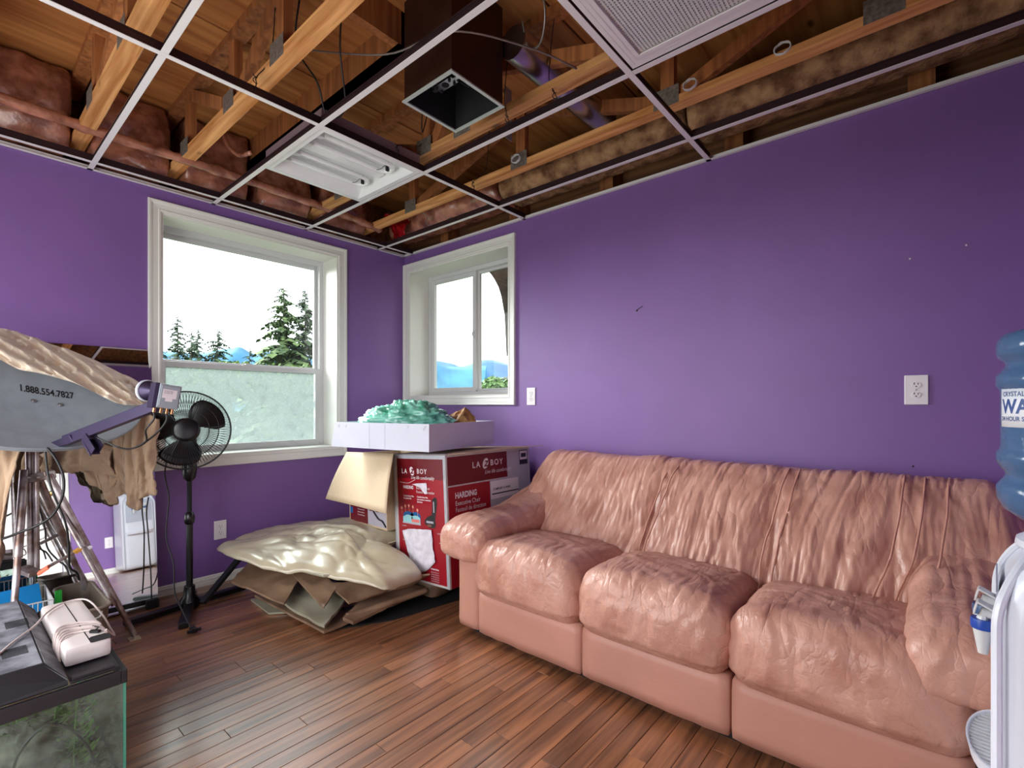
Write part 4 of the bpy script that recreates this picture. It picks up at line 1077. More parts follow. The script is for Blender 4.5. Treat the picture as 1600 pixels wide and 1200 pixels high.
# folded sheets stacked under the board on the floor
def slab(name, pts, m, label, fold=0., th=.012, amp=.008, seed=0., n=14, group=None):
    """a folded sheet: a quad of 3d corners with a warped surface, thickness and a rounded fold on one edge"""
    a, bb_, c_, d_ = [Vector(p) for p in pts]; b = B()
    def f(u, v):
        p = a.lerp(bb_, u).lerp(d_.lerp(c_, u), v)
        p.z += amp*nz(p.x*6+seed, p.y*6, seed)+amp*1.6*ridge(p.x*5+seed, p.y*8, seed, 6)
        return p
    N = [[f(i/n, j/n) for j in range(n+1)] for i in range(n+1)]
    vs = [p for r in N for p in r]; o = len(vs); vs += [p-Vector((0,0,th)) for p in vs]
    fs = []
    for i in range(n):
        for j in range(n):
            q = [i*(n+1)+j, (i+1)*(n+1)+j, (i+1)*(n+1)+j+1, i*(n+1)+j+1]; fs.append(q); fs.append([x+o for x in q[::-1]])
    ed = [i*(n+1) for i in range(n+1)]+[n*(n+1)+j for j in range(1, n+1)]+[i*(n+1)+n for i in range(n-1, -1, -1)]+[j for j in range(n-1, 0, -1)]
    for i in range(len(ed)):
        x, y = ed[i], ed[(i+1) % len(ed)]; fs.append([x, y, y+o, x+o])
    b.add(vs, fs)
    bm_fix = b.build(name, m, smooth=True, angle=50, weld=True)
    bm = bmesh.new(); bm.from_mesh(bm_fix.data); bmesh.ops.recalc_face_normals(bm, faces=bm.faces); bm.to_mesh(bm_fix.data); bm.free()
    return tag(recentre(bm_fix), label, 'vinyl sheet', group)
G = 'folded vinyl sheets stacked under the board'
slab('folded_vinyl_sheet', [(0.472, -1.43, 0.012), (0.745, -1.447, 0.012), (1.0, -1.15, .012), (.55, -.95, .012)], M_vg, 'bottom grey-green folded sheet, its corner flat on the floor toward the fan', th=.01, amp=.001, group=G)
slab('folded_vinyl_sheet', [(0.478, -1.412, 0.03), (1.206, -1.385, 0.03), (1.184, -0.757, 0.034), (1.0, -.75, .034)], M_vt, 'large thin sheet just above the bottom one, seen as a dark edge', th=.012, amp=.002, seed=3, group=G)
slab('folded_vinyl_sheet', [(0.518, -1.407, 0.075), (1.222, -1.391, 0.058), (1.051, -1.159, 0.1), (0.303, -1.18, 0.12)], M_vg, 'pale grey-green sheet with a broad flat face toward the camera', th=.014, amp=.006, seed=5, group=G)
slab('folded_vinyl_sheet', [(0.462, -1.528, 0.135), (0.932, -1.45, 0.11), (0.763, -1.281, 0.17), (0.26, -1.317, 0.2)], M_vt, 'brown folded sheet sticking out toward the fan', th=.010, amp=.007, seed=8, group=G)
slab('folded_vinyl_sheet', [(0.524, -1.287, 0.2), (1.17, -1.366, 0.125), (1.067, -1.236, 0.17), (0.67, -1.236, 0.24)], M_vt, 'brown sheet folded to a downward pointing triangle', th=.008, amp=.006, seed=11, group=G)
slab('folded_vinyl_sheet', [(1.015, -1.256, 0.18), (1.222, -1.262, 0.135), (1.23, -0.893, 0.12), (1.35, -.85, .20)], M_vt, 'brown sheet beneath the beige sheet, its front edge slanting to the red box', th=.010, amp=.006, seed=14, group=G)
slab('folded_vinyl_sheet', [(1.207, -1.285, 0.065), (1.271, -1.267, 0.055), (1.233, -0.769, 0.075), (1.037, -0.927, 0.12)], M_vt, 'dark rolled sheet at the right of the stack, curling at its near end', th=.016, amp=.004, seed=17, group=G)
b = B()
pp = [(1.195, -1.26, 0.06), (1.25, -1.075, 0.075), (1.284, -0.811, 0.085)]
for rr_ in (.016, .009):
    b.tube(spline(pp, 8), rr_, 14, caps=False)
tag(recentre(b.build('rolled_vinyl_sheet', M_vt, smooth=True, solid=.002)), 'narrow rolled brown vinyl tube on the right front of the stack', 'vinyl sheet')
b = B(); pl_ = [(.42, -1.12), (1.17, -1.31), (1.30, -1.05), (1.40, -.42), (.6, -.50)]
b.prism(pl_, 0, .008); tag(recentre(b.build('stack_shadow_sheet', M_blackm)), 'black sheet for the shadow and dark edge under the stack of folded vinyl', 'plastic sheet')  # black sheet put in for the shadow under the stack
# a support bundle hidden beneath the draped sheet that carries the boxes
b = B(); rbox(b, (1.01, -.56, .070), (.27, .22, .055), .03, .05, disp=lambda p, n: .008*nz(p.x*6, p.y*6, p.z*6)); tag(recentre(b.build('folded_vinyl_bundle', M_vt, smooth=True, angle=0)), 'thick folded bundle under the boxes, mostly hidden', 'vinyl sheet')

# ------------------------------------------------------------------ chair cartons
M_red = mat('carton_red', (150, 14, 32), rough=.4, spec=.5); M_dred = mat('carton_dark_red', (104, 8, 22), rough=.4)
M_print = mat('print_white', (226, 216, 220), rough=.6); M_card = mat('cardboard', (196, 172, 142), rough=.8, var=.06, vscale=10, stretch=(30, 1, 1))
M_edge = mat('carton_edge_white', (196, 190, 188), rough=.6, var=.15, vscale=20)
M_pic = mat('print_black', (26, 24, 28), rough=.5); M_pgrey = mat('print_grey', (176, 170, 182), rough=.5)
M_pb = mat('print_blue', (20, 90, 150), rough=.5); M_pc = mat('print_cyan', (150, 208, 214), rough=.5); M_pp = mat('print_pink', (226, 120, 120), rough=.5)
CW, CD, CH = .46, .72, .715
cx_ = thing('chair_carton', 'tall red and white printed chair carton between the vinyl stack and the sofa', 'carton', (1.478, -.818, .135), (0, radians(-3.2), 0))
tt = .006
b = B(); b.box((-CW, 0, 0), (0, tt, CH)); b.box((-tt, tt, 0), (0, CD, CH)); b.box((-CW, tt, 0), (-CW+tt, CD, CH)); b.box((-CW+tt, CD-tt, 0), (-tt, CD, CH)); b.box((-CW+tt, tt, 0), (-tt, CD-tt, tt))
b.build('carton_wall', M_edge, cx_)
b = B(); b.box((-CW+.004, .02, CH), (.004, CD, CH+.005)); b.build('top_flap', M_card, cx_, label='closed brown top flap')
b = B(); b.add([(0, .02, CH+.004), (0, CD, CH+.004), (.10, CD+.02, CH+.010), (.055, .10, CH+.008), (0, .02, CH+.001), (0, CD, CH+.001), (.10, CD+.02, CH+.007), (.055, .10, CH+.005)], [(0,1,2,3),(4,7,6,5),(0,3,7,4),(3,2,6,7),(2,1,5,6),(1,0,4,5)]); b.build('side_flap', M_card, cx_, label='brown side flap sticking out toward the sofa')
# front face (-Y), printed panels laid on the carton
pf = B(); e = -.0006
pf.box((-CW+.030, e, .012), (-.022, 0, CH-.022), 0); pf.box((-CW+.030, e-.0002, CH-.135), (-.022, e, CH-.022), 1); pf.box((-CW+.028, e-.0004, .012), (-CW+.085, e, .062), 2)
pfo = pf.build('front_print', [M_red, M_dred, M_edge], cx_)
b = B(); Z0 = e-.0004
X_ = (1,0,0); Zv = (0,0,1)
b.text('LA', .038, (-.385, Z0, .608), X_, Zv, spacing=1.35, bold=.0006); b.text('BOY', .038, (-.245, Z0, .610), X_, Zv, spacing=1.3, bold=.0006)
b.lathe([(0,0),(.021,0),(.021,.0006),(0,.0006)], 24, M=Matrix.Translation((-.290, Z0, .622)) @ Matrix.Rotation(-.45, 4, 'Y') @ Matrix.Diagonal((.85, 1, 1.25, 1)) @ Matrix.Rotation(pi/2, 4, 'X'))
b.text('Live life comfortably', .026, (-.300, Z0, .578), X_, Zv, shear=.35, bold=.0001, width=.95)
b.text('HARDING', .026, (-.375, Z0, .520), X_, Zv, bold=.0010, width=.8); b.text('Executive Chair', .021, (-.255, Z0, .522), X_, Zv, width=.9); b.text('Fauteuil de direction', .021, (-.255, Z0, .500), X_, Zv, width=.9)
b.text('ComfortCore Plus', .0125, (-.375, Z0, .474), X_, Zv, bold=.0005); b.text('has gained loft', .0125, (-.375, Z0, .460), X_, Zv, bold=.0005)
b.text('ComfortCore Plus', .0125, (-.250, Z0, .474), X_, Zv, bold=.0005); b.text('une mousse a memoire', .0125, (-.250, Z0, .460), X_, Zv, bold=.0005); b.text('de forme', .0125, (-.250, Z0, .446), X_, Zv, bold=.0005)
for zz, x_ in ((.285, -.085), (.235, -.075), (.30, -.395), (.262, -.395), (.218, -.395)): b.text('confort', .013, (x_, Z0, zz), X_, Zv)
for i in range(5): b.text('pieces et main d oeuvre', .0095, (-.330, Z0, .066-.012*i), X_, Zv, width=.8); b.text('garantie de 10 ans sur', .0095, (-.150, Z0, .070-.012*i), X_, Zv, width=.8)
b.text('Limited time', .013, (-.150, Z0, .086), X_, Zv, bold=.0006)
b.build('lettering', M_print, pfo)
b = B(); b.text('Z', .036, (-.300, Z0-.0006, .609), X_, Zv, shear=.3, bold=.002); b.build('emblem_letter', M_dred, pfo)
# cushion picture with pins
b = B(); zc_ = .345
def disc(b, x, z, rx, rz, mi, dy=0., n=18):
    b.add([(x+rx*cos(2*pi*k/n), Z0-.0003-dy, z+rz*sin(2*pi*k/n)) for k in range(n)], [tuple(range(n-1, -1, -1))], mi)
disc(b, -.335, .366, .048, .024, 0); disc(b, -.270, .366, .046, .024, 0)
b.box((-.385, Z0-.0007, .325), (-.228, Z0-.0005, .358), 1); disc(b, -.335, .352, .040, .018, 1, .0006); disc(b, -.268, .352, .040, .018, 1, .0006)
b.box((-.305, Z0-.0010, .330), (-.235, Z0-.0008, .348), 2); b.box((-.390, Z0-.0010, .318), (-.225, Z0-.0008, .326), 3)
for x_, z_ in ((-.395,.405),(-.360,.418),(-.327,.422),(-.290,.418),(-.250,.402)):
    disc(b, x_, z_, .008, .009, 4, .001); b.box((x_-.0012, Z0-.0008, z_-.035), (x_+.0012, Z0-.0006, z_), 4)
b.build('cushion_picture', [M_pb, M_pc, M_pp, M_pgrey, mat('print_peach', (236, 160, 140), rough=.5)], pfo)
b = B()
b.add([(x, Z0-.0003, z) for x, z in [(-.120,.47),(-.098,.485),(-.080,.478),(-.078,.45),(-.090,.40),(-.100,.36),(-.095,.335),(-.105,.315),(-.150,.312),(-.185,.330),(-.190,.350),(-.165,.372),(-.128,.385),(-.122,.42)]], [tuple(range(13, -1, -1))], 0)
b.box((-.175, Z0-.0006, .338), (-.115, Z0-.0004, .350), 1); b.box((-.112, Z0-.0006, .40), (-.104, Z0-.0004, .46), 1); disc(b, -.150, .325, .02, .008, 2, .0006)
b.build('chair_picture', [M_pic, M_pgrey, mat('print_brown', (120, 80, 66), rough=.5)], pfo)
# torn paper stuck on the front
def paper(name, outline, amp, label, seed):
    b = B(); n = len(outline); c = Vector((sum(p[0] for p in outline)/n, 0, sum(p[1] for p in outline)/n)); rings = 9
    vs = [Vector((c.x, -.006, c.z))]
    for r_ in range(1, rings+1):
        for i in range(n*4):
            j = i//4; f_ = (i % 4)/4; p = Vector((outline[j][0], 0, outline[j][1])).lerp(Vector((outline[(j+1) % n][0], 0, outline[(j+1) % n][1])), f_)
            q = c.lerp(p, r_/rings); q.y = -.003-amp*(abs(nz(q.x*22+seed, q.z*22))+.8*ridge(q.x*16, q.z*10, seed, 6)); vs.append(q)
    m_ = n*4; fs = [(0, 1+(i+1) % m_, 1+i) for i in range(m_)]
    for r_ in range(rings-1):
        for i in range(m_): a = 1+r_*m_+i; a2 = 1+r_*m_+(i+1) % m_; fs.append((a, a2, a2+m_, a+m_))
    b.add(vs, fs); return b.build(name, mat('torn_paper', (222, 216, 226), rough=.7, var=.12, vscale=30), cx_, smooth=True, angle=0, solid=.0006, label=label)
paper('torn_paper', [(-.385,.275),(-.33,.290),(-.22,.300),(-.125,.305),(-.118,.20),(-.100,.135),(-.155,.090),(-.20,.065),(-.29,.035),(-.345,.030),(-.335,.12),(-.365,.20)], .010, 'crumpled white torn paper sheet', 1)
paper('torn_paper', [(-.290,.548),(-.230,.556),(-.160,.560),(-.155,.500),(-.175,.498),(-.215,.532),(-.250,.540)], .004, 'small torn scrap of white paper', 5)
b = B(); b.tube(spline([(-.40, Z0-.002, .556), (-.33, Z0-.003, .552), (-.30, Z0-.002, .560), (-.26, Z0-.002, .575)], 6), .0015, 5); b.build('tear', M_print, cx_)
# clear tape over the top and along the corner
M_tape = mat('shiny_tape', (170, 172, 180), rough=.15, spec=.8, bump=.6, bscale=30)
b = B(); b.box((-CW-.002, -.0015, CH-.022), (-.0, -.0008, CH+.001)); b.box((-.020, -.0017, .0), (-.004, -.0008, CH)); b.box((-CW-.002, -.0015, 0), (-CW+.010, -.0008, CH)); b.box((-CW-.002, -.002, CH+.0055), (.004, .05, CH+.0065)); b.build('packing_tape', M_tape, cx_)
# right face (+X)
pr_ = B(); e = .0006
pr_.box((0, .012, .0), (e, .34, .540), 0); pr_.box((0, .012, .548), (e, .50, CH-.012), 1)
pr_.box((0, .34, .0), (e, CD-.012, .548), 2); pr_.box((0, .50, .548), (e, CD-.012, CH-.012), 2); pr_.box((e, .345, .43), (e+.0003, .60, .535), 3); pr_.box((e, .355, .455), (e+.0006, .60, .462), 4)
pr_.box((e, .62, .61), (e+.0005, .70, .70), 4); pr_.box((e+.0005, .625, .64), (e+.0008, .695, .695), 3); pr_.box((e+.0008, .635, .655), (e+.001, .685, .68), 4)
pro = pr_.build('side_print', [M_red, M_dred, M_pgrey, M_print, M_pic], cx_)
b = B(); Yx = (0,1,0); X0 = e
b.text('LA', .048, (X0, .200, .628), Yx, Zv, spacing=1.35, bold=.0008); b.text('BOY', .048, (X0, .350, .630), Yx, Zv, spacing=1.3, bold=.0008)
b.lathe([(0,0),(.026,0),(.026,.0006),(0,.0006)], 24, M=Matrix.Translation((X0, .310, .645)) @ Matrix.Rotation(-.45, 4, 'X') @ Matrix.Diagonal((1, .85, 1.25, 1)) @ Matrix.Rotation(pi/2, 4, 'Y'))
b.text('Live life comfortably', .032, (X0, .300, .585), Yx, Zv, shear=.35, width=.9)
b.text('HARDING', .044, (X0, .060, .475), Yx, Zv, bold=.0016, width=.85); b.text('Executive Chair', .036, (X0, .060, .435), Yx, Zv, width=.85); b.text('Fauteuil de direction', .036, (X0, .060, .400), Yx, Zv, width=.8)
b.text('What is', .027, (X0, .085, .340), Yx, Zv, width=.85); b.text('ComfortCore', .027, (X0, .155, .340), Yx, Zv, bold=.0016, width=.85)
for i in range(5): b.text('high density foam with individually wrapped coils', .0125, (X0, .070, .300-.018*i), Yx, Zv, width=.78)
b.build('lettering', M_print, pro)
b = B(); b.text('Z', .044, (X0+.0007, .297, .629), Yx, Zv, shear=.3, bold=.002); b.build('emblem_letter', M_dred, pro)
b = B(); b.text('COMFORT A VIVRE', .018, (X0+.0004, .365, .480), Yx, Zv, bold=.0004)
b.add([(X0+.0008, y, z) for y, z in [(.335,.24),(.36,.33),(.40,.375),(.45,.39),(.50,.40),(.53,.385),(.56,.40),(.60,.43),(.66,.44),(.70,.42),(.70,.20),(.34,.20)]], [tuple(range(12))]); b.build('armchair_picture', M_pic, pro)
b = B(); b.add([(X0+.0012, y, z) for y, z in [(.37,.33),(.41,.355),(.46,.36),(.45,.345),(.40,.335)]], [(0,1,2,3,4)]); b.add([(X0+.0012, y, z) for y, z in [(.42,.38),(.50,.385),(.55,.37),(.49,.365)]], [(0,1,2,3)]); b.build('picture_highlight', M_pgrey, pro)

# second carton behind it, its flap hanging open
c2 = thing('open_carton', 'second printed carton behind, its plain brown flap hanging down over the vinyl', 'carton', (.945, -.84, .365), (0, radians(-3), radians(-6)))
L2, D2, H2 = .50, .40, .455
b = B(); b.box((-L2, 0, 0), (0, tt, H2)); b.box((-tt, tt, 0), (0, D2, H2)); b.box((-L2, tt, 0), (-L2+tt, D2, H2)); b.box((-L2+tt, D2-tt, 0), (-tt, D2, H2)); b.box((-L2+tt, tt, 0), (-tt, D2-tt, tt)); b.build('carton_wall', M_card, c2)
b = B(); e = -.0006; b.box((-L2+.012, e, .012), (-.24, 0, .19), 0); b.box((-.24, e, .012), (-.006, 0, .19), 1); b.box((-L2+.012, e-.0003, .06), (-L2+.05, e, .10), 2); b.box((-.22, e-.0004, .10), (-.17, e, .13), 0); b.box((-.14, e-.0004, .10), (-.10, e, .13), 0)
p2 = b.build('front_print', [M_dred, M_pgrey, M_pb], c2)
b = B(); b.text('HARDING', .02, (-.46, e, .125), X_, Zv, bold=.0005); [b.text('fauteuil de direction', .012, (-.38, e, .11-.018*i), X_, Zv) for i in range(4)]; b.build('lettering', M_print, p2)
b = B(); b.tube(spline([(-.16, e-.001, .10), (-.10, e-.001, .06), (-.05, e-.001, .05), (-.01, e-.001, .02)], 6), .006, 6); b.build('armchair_picture', M_pic, p2)
b = B()
def flap(u, v):
    x = -L2+.02-.02*v+ (L2+.115)*u; z = H2+.01-.300*v*(1+.10*u*0); y = -.012-.13*v-.01*sin(pi*v)*(1 if u < .5 else .8)
    return Vector((x-.03*v*(1-u)+.155*v*u, y-.006*abs(u-.47)*2, z-.012*u*v))
b.grid(flap, 22, 10); b.build('hanging_flap', M_card, c2, smooth=True, angle=30, solid=.004, label='plain brown cardboard flap hanging open')

# shallow white tray box on top of both cartons
M_traymat = mat('white_carton', (208, 208, 222), rough=.6, var=.05, vscale=4)
ty = thing('white_tray_box', 'shallow white cardboard box lying on top of the cartons', 'box', (1.385, -.885, .868), (0, 0, radians(11)))
TL, TD, TH = .725, .66, .150
def wall4(b, L, D, H_, t, fl=.02):
    b.box((-L, 0, 0), (0, t, H_)); b.box((-t, t, 0), (0, D, H_)); b.box((-L, t, 0), (-L+t, D, H_)); b.box((-L+t, D-t, 0), (-t, D, H_))
b = B(); wall4(b, TL, TD, TH, .005); b.box((-TL+.005, .005, 0), (-.005, TD-.005, .005))
b.v = [Vector((p.x*(1+.03*(1-p.z/TH)*0)-(.035*(1-p.z/TH) if p.x < -TL+.02 else 0), p.y, p.z)) for p in b.v]
b.build('box_wall', M_traymat, ty)
b = B()
for x, z in ((-TL+.03,.13),(-TL+.09,.13),(-.15,.135),(-.03,.135),(-.04,.125)): b.box((x-.012, -.0008, z), (x+.010, 0, z+.003)); b.bar((x, -.0006, z-.012), (x+.008, -.0006, z+.006), .002, .001)
b.build('staple_tear', M_edge, ty)
b = B(); b.box((-.32, -.0006, .004), (-.318, 0, TH-.004)); b.box((-.44, -.0006, .004), (-.4385, 0, TH-.004)); b.build('fold_crease', mat('crease', (180, 182, 196), rough=.6), ty)
# green plastic bag
M_bag = mat('green_plastic_bag', (42, 140, 108), rough=.2, rgb2=(128, 196, 176), vscale=16, coat=.5, detail=8, contrast=(.45, .7))
b = B()
def bagw(p):
    q = Vector(p); d = Vector((q.x, q.y, q.z)).normalized()
    k = 1+.20*nz(d.x*3, d.y*3, d.z*3+2)+.16*ridge(d.x*5+2*nz(d.z*4, d.x*4), d.y*5, d.z*5, 4)-.10
    return Vector((q.x*k, q.y*k, q.z*k))
n1, n2 = 110, 60
def sp(u, v):
    a = 2*pi*u; t_ = pi*v; d = Vector((sin(t_)*cos(a), sin(t_)*sin(a), cos(t_)))
    k = 1+.14*nz(d.x*3, d.y*3, d.z*3+2)+.14*ridge(d.x*4+1.5*nz(d.z*4, d.x*4), d.y*5, d.z*5, 4)+.07*ridge(d.x*11, d.y*11, d.z*11, 4)-.12
    q = Vector((d.x*.275, d.y*.16, d.z*.125))*k
    q.z = max(q.z, -.085)
    return q
b.grid(sp, n1, n2, cu=True)
o = b.build('plastic_bag', M_bag, smooth=True, angle=0); o.rotation_euler = (0, 0, radians(35)); o.location = (.98, -.72, 1.00); o.scale = (1.05, 1.0, 1.15)
tag(o, 'crumpled green plastic bag bulging out of the white tray box', 'bag')
# crumpled brown paper bag
M_pbag = mat('brown_paper', (172, 122, 70), rough=.6, rgb2=(110, 66, 30), vscale=12, bump=.6, bscale=30)
b = B()
pts = {'a': (-.16,-.05,0), 'b': (.02,-.10,.0), 'c': (.20,-.06,0), 'd': (.16,.08,0), 'e': (-.14,.06,0), 'f': (-.06,-.03,.06), 'g': (.08,-.05,.085), 'h': (.10,.03,.135), 'i': (-.04,.05,.07), 'j': (.17,-.0,.075)}
K = list(pts); V = [Vector(pts[k]) for k in K]; ix = {k: i for i, k in enumerate(K)}
F = ['afb','bfg','bgc','cgj','cjd','dji'.replace('i','h'),'dhi','die','eia','aif','fih','fhg','ghj']
b.add(V, [tuple(ix[c] for c in f) for f in F])
b2 = b.build('paper_bag', M_pbag); bm = bmesh.new(); bm.from_mesh(b2.data); bmesh.ops.subdivide_edges(bm, edges=bm.edges, cuts=5, use_grid_fill=True)
for v in bm.verts: v.co += Vector((nz(v.co.x*25, v.co.y*25, v.co.z*25), nz(v.co.x*25+7, v.co.y*25), nz(v.co.z*25, v.co.x*25+3)))*.012
bmesh.ops.recalc_face_normals(bm, faces=bm.faces); bm.to_mesh(b2.data); bm.free()
b2.scale = (.85, .85, .95); b2.location = (1.11, -.47, .98); b2.rotation_euler = (0, 0, radians(35)); tag(b2, 'crumpled brown paper bag beside the green bag in the tray box', 'bag')

# ------------------------------------------------------------------ satellite dish on a folding tripod, draped with cloth
M_dish = mat('dish_grey', (146, 154, 162), rough=.45, var=.10, vscale=14, metal=.15)
M_arm = mat('dish_arm_metal', (66, 56, 84), rough=.4, metal=.5)
M_tubes = mat('tripod_aluminium', (200, 194, 196), rough=.42, metal=.75, var=.35, vscale=14, rgb2=(128, 104, 94))
M_cloth = mat('beige_cloth', (222, 206, 186), rough=.9, var=.08, vscale=20, bump=.2, bscale=200, sheen=.2)
M_cloth2 = mat('brown_cloth', (170, 142, 116), rough=.9, var=.12, vscale=12, bump=.2, bscale=200, sheen=.2)
DC = Vector((.473, -2.358, 1.185))
dn = Vector((.7387, .2091, .6428)).normalized(); dw = Vector((-.1841, .9794, -.1066)).normalized(); dh = dn.cross(dw)
if dh.z < 0: dh = -dh
DA, DB, DP = .445, .315, .075
def dz(u, v): return -DP*(1-(u/DA)**2-(v/DB)**2)
def dpt(u, v, off=0.): return DC+dw*u+dh*v+dn*(dz(u, v)+off)
dish = thing('satellite_dish', 'grey oval satellite dish with a printed phone number, tilted up on the tripod', 'satellite dish', (.473, -2.358, .92))
b = B()
def bowl(off):
    def f(u, v):
        a = 2*pi*u; r = v; return dpt(DA*r*cos(a), DB*r*sin(a), off)
    return f
b.grid(bowl(0), 72, 18, cu=True); b.grid(lambda u, v: bowl(-.004)(1-u, v), 72, 18, cu=True)
b.grid(lambda u, v: [dpt(DA*cos(2*pi*u), DB*sin(2*pi*u), 0), dpt(DA*1.012*cos(2*pi*u), DB*1.012*sin(2*pi*u), -.004), dpt(DA*1.012*cos(2*pi*u), DB*1.012*sin(2*pi*u), -.020), dpt(DA*.985*cos(2*pi*u), DB*.985*sin(2*pi*u), -.018)][int(round(v*3))], 72, 4, cu=True)
b.build('reflector', M_dish, dish, world=True, smooth=True, angle=50)
b = B(); b.text('1.888.554.7827', .046, (0,0,0), (1,0,0), (0,1,0), lift=0, bold=.0012, width=.92)
mx_ = max(p.x for p in b.v); b.v = [dpt(.015+p.x/mx_*.185, .062+p.y*1.1-.03*(p.x/mx_), .0008) for p in b.v]
b.build('phone_number', M_pic, dish, world=True)
for (u, v) in ((.058, .008), (.146, -.009)):
    b = B(); p = dpt(u, v); b.cyl(p, p+dn*.004, .010, 14, 0); b.cyl(p+dn*.004, p+dn*.008, .006, 8); b.build('bolt', M_steel, dish, world=True)
A0_ = dpt(.09, -.262, -.02); A1_ = Vector((1.11, -2.036, 1.117)); 
mid = A0_.lerp(A1_, .22)
b = B(); b.bar(A0_, mid, .040, .030, up=dn); b.build('arm_socket', M_arm, dish, world=True, bevel=.003)
b = B(); b.bar(A0_.lerp(A1_, .12), A1_, .030, .042); b.build('feed_arm', M_arm, dish, world=True, bevel=.002)
q = A0_.lerp(A1_, .34)
b = B(); dd = (A1_-A0_).normalized()
for o_ in (-.017, .017): b.bar(q+Vector((0,0,-.015))+dn.cross(dd).normalized()*o_, q+Vector((.06,.02,-.075))+dn.cross(dd).normalized()*o_, .003, .045)
b.bar(q+Vector((-.0,0,-.03)), q+Vector((.055,.015,-.088)), .036, .003); b.build('arm_bracket', M_arm, dish, world=True)
# feed horn and converter box
H1 = Vector((1.04, -2.07, 1.189)); hdir = (dpt(.05, -.02)-A1_).normalized()
hdir = (hdir+Vector((0,0,.05))).normalized()
hx_ = hdir.cross(Vector((0,0,1))).normalized(); hu = hx_.cross(hdir)
HM = Matrix((hx_, hu, hdir)).transposed().to_4x4(); HM.translation = Vector((1.11, -2.036, 1.175))
lnb = B(); lnb.lathe([(0, -.01), (.014, -.01), (.016, .010), (.040, .046), (.042, .048)], 32, M=HM, cap=False); horn = lnb.build('feed_horn', M_arm, dish, world=True, smooth=True)
B().lathe([(.0, .055), (.036, .054), (.043, .050), (.043, .042), (.039, .040)], 32, M=HM, cap=False).build('horn_cap', mat('horn_cap_white', (206, 210, 222), rough=.3), horn, world=True, smooth=True)
LC = Vector((1.156, -2.01, 1.153)); toc = (Vector((3.43,-2.59,1.12))-LC); toc.z = 0; toc.normalize()
fx_ = (toc+Vector((.30,.34,0))).normalized(); sx_ = Vector((0,0,1)).cross(fx_).normalized()
LM = (Matrix((sx_, Vector((0,0,1)), fx_)).transposed().to_4x4()); LM.translation = LC; LM = LM @ Matrix.Rotation(radians(-9), 4, 'Z')
b = B(); b.box((-.036, -.046, -.03), (.036, .046, .028), 0, LM); b.box((-.032, -.040, .028), (.032, .040, .031), 0, LM)
cb = b.build('converter_box', mat('converter_grey', (150, 156, 164), rough=.45), dish, world=True, bevel=.003)
b = B(); b.box((-.050, -.050, -.034), (-.036, .048, .020), 0, LM); b.build('box_side_plate', M_arm, cb, world=True, bevel=.002)
b = B(); b.box((-.026, -.008, .031), (.022, .026, .0316), 0, LM); b.box((-.014, -.020, .031), (.010, -.008, .0316), 0, LM); b.build('sticker', M_print, cb, world=True)
b = B(); 
for i in range(2): b.text('IN OUT 18V', .0055, LM @ Vector((-.022, .017-.007*i, .0318)), LM.to_3x3() @ Vector((1,0,0)), LM.to_3x3() @ Vector((0,1,0)))
b.build('lettering', M_pic, cb, world=True)
for i, xx in enumerate((-.034, -.012, .008, .026)):
    b = B(); b.cyl(LM @ Vector((xx, -.046, 0)), LM @ Vector((xx, -.066, 0)), .0055, 10); b.build('connector', mat('brass_connector', (190, 140, 100), rough=.3, metal=1), cb, world=True, smooth=True)
for i, xx in enumerate((-.034, .008)):
    p0 = LM @ Vector((xx, -.064, 0))
    pts = [p0, p0+Vector((0,0,-.03)), p0+Vector((-.02,-.02,-.07)), (1.057, -2.055, 0.975), (0.988, -2.088, 0.945), (0.911, -2.114, 0.948), (0.871, -2.148, 0.971), (0.846, -2.17, 0.987)]
    cable('coax_cable', pts, .0036, M_wire, ['left black coax cable hanging from the dish feed', 'right black coax cable hanging from the dish feed'][i])
# tripod
tp = thing('antenna_tripod', 'worn aluminium folding tripod carrying the satellite dish', 'tripod', (0.327, -2.207, 0.0))
m0 = Vector((0.424, -2.334, 0.96)); m1 = Vector((0.433, -2.327, 0.383))
sd2 = Vector((.7595, .6505, 0))
for o_, nm in ((0, .013), (.031, .010)): B().cyl(m0+sd2*o_+Vector((0,0,.10)), m1+sd2*o_*.8, nm, 14).build('mast_tube', M_tubes, tp, world=True, smooth=True)
J = Vector((0.452, -2.31, 0.806))
b = B(); b.bar(J+sd2*-.03+Vector((0,0,-.01)), J+sd2*.06+Vector((0,0,.01)), .05, .035); b.build('joint_bracket', M_tubes, tp, world=True, bevel=.004)
for o_ in (-.01, .03): B().cyl(J+sd2*o_+Vector((.03,-.03,0)), J+sd2*o_+Vector((-.03,.03,0)), .006, 8).build('joint_bolt', M_steel, tp, world=True)
legs = [((0.531, -2.282, 0.819), (0.528, -1.981, 0.02)), ((0.391, -2.296, 0.779), (.245, -2.06, .02)), ((0.451, -2.35, 0.838), (0.759, -2.42, 0.02))]
for i, (p, q) in enumerate(legs):
    p = Vector(p); q = Vector(q); m = p.lerp(q, .42)
    lg = B().cyl(p, m, .015, 14).build('leg', M_tubes, tp, world=True, smooth=True)
    B().cyl(m-(q-p)*.02, q, .0115, 12).build('leg_extension', M_tubes, lg, world=True, smooth=True)
    b = B(); b.box(q+Vector((-.022,-.022,-.020)), q+Vector((.022,.022,-.014))); b.bar(q+Vector((0,0,-.016)), q+Vector((0,0,.02)), .006, .02); b.build('leg_foot', mat('foot_plate', (186, 172, 146), rough=.5), lg, world=True)
b = B(); b.cyl((0.521, -2.264, 0.715), (0.644, -2.08, 0.222), .009, 10); b.build('leg_stay', M_tubes, tp, world=True, smooth=True)
b = B(); b.bar((0.602, -2.313, 0.428), (0.548, -2.162, 0.489), .020, .006); b.build('brace', M_tubes, tp, world=True)
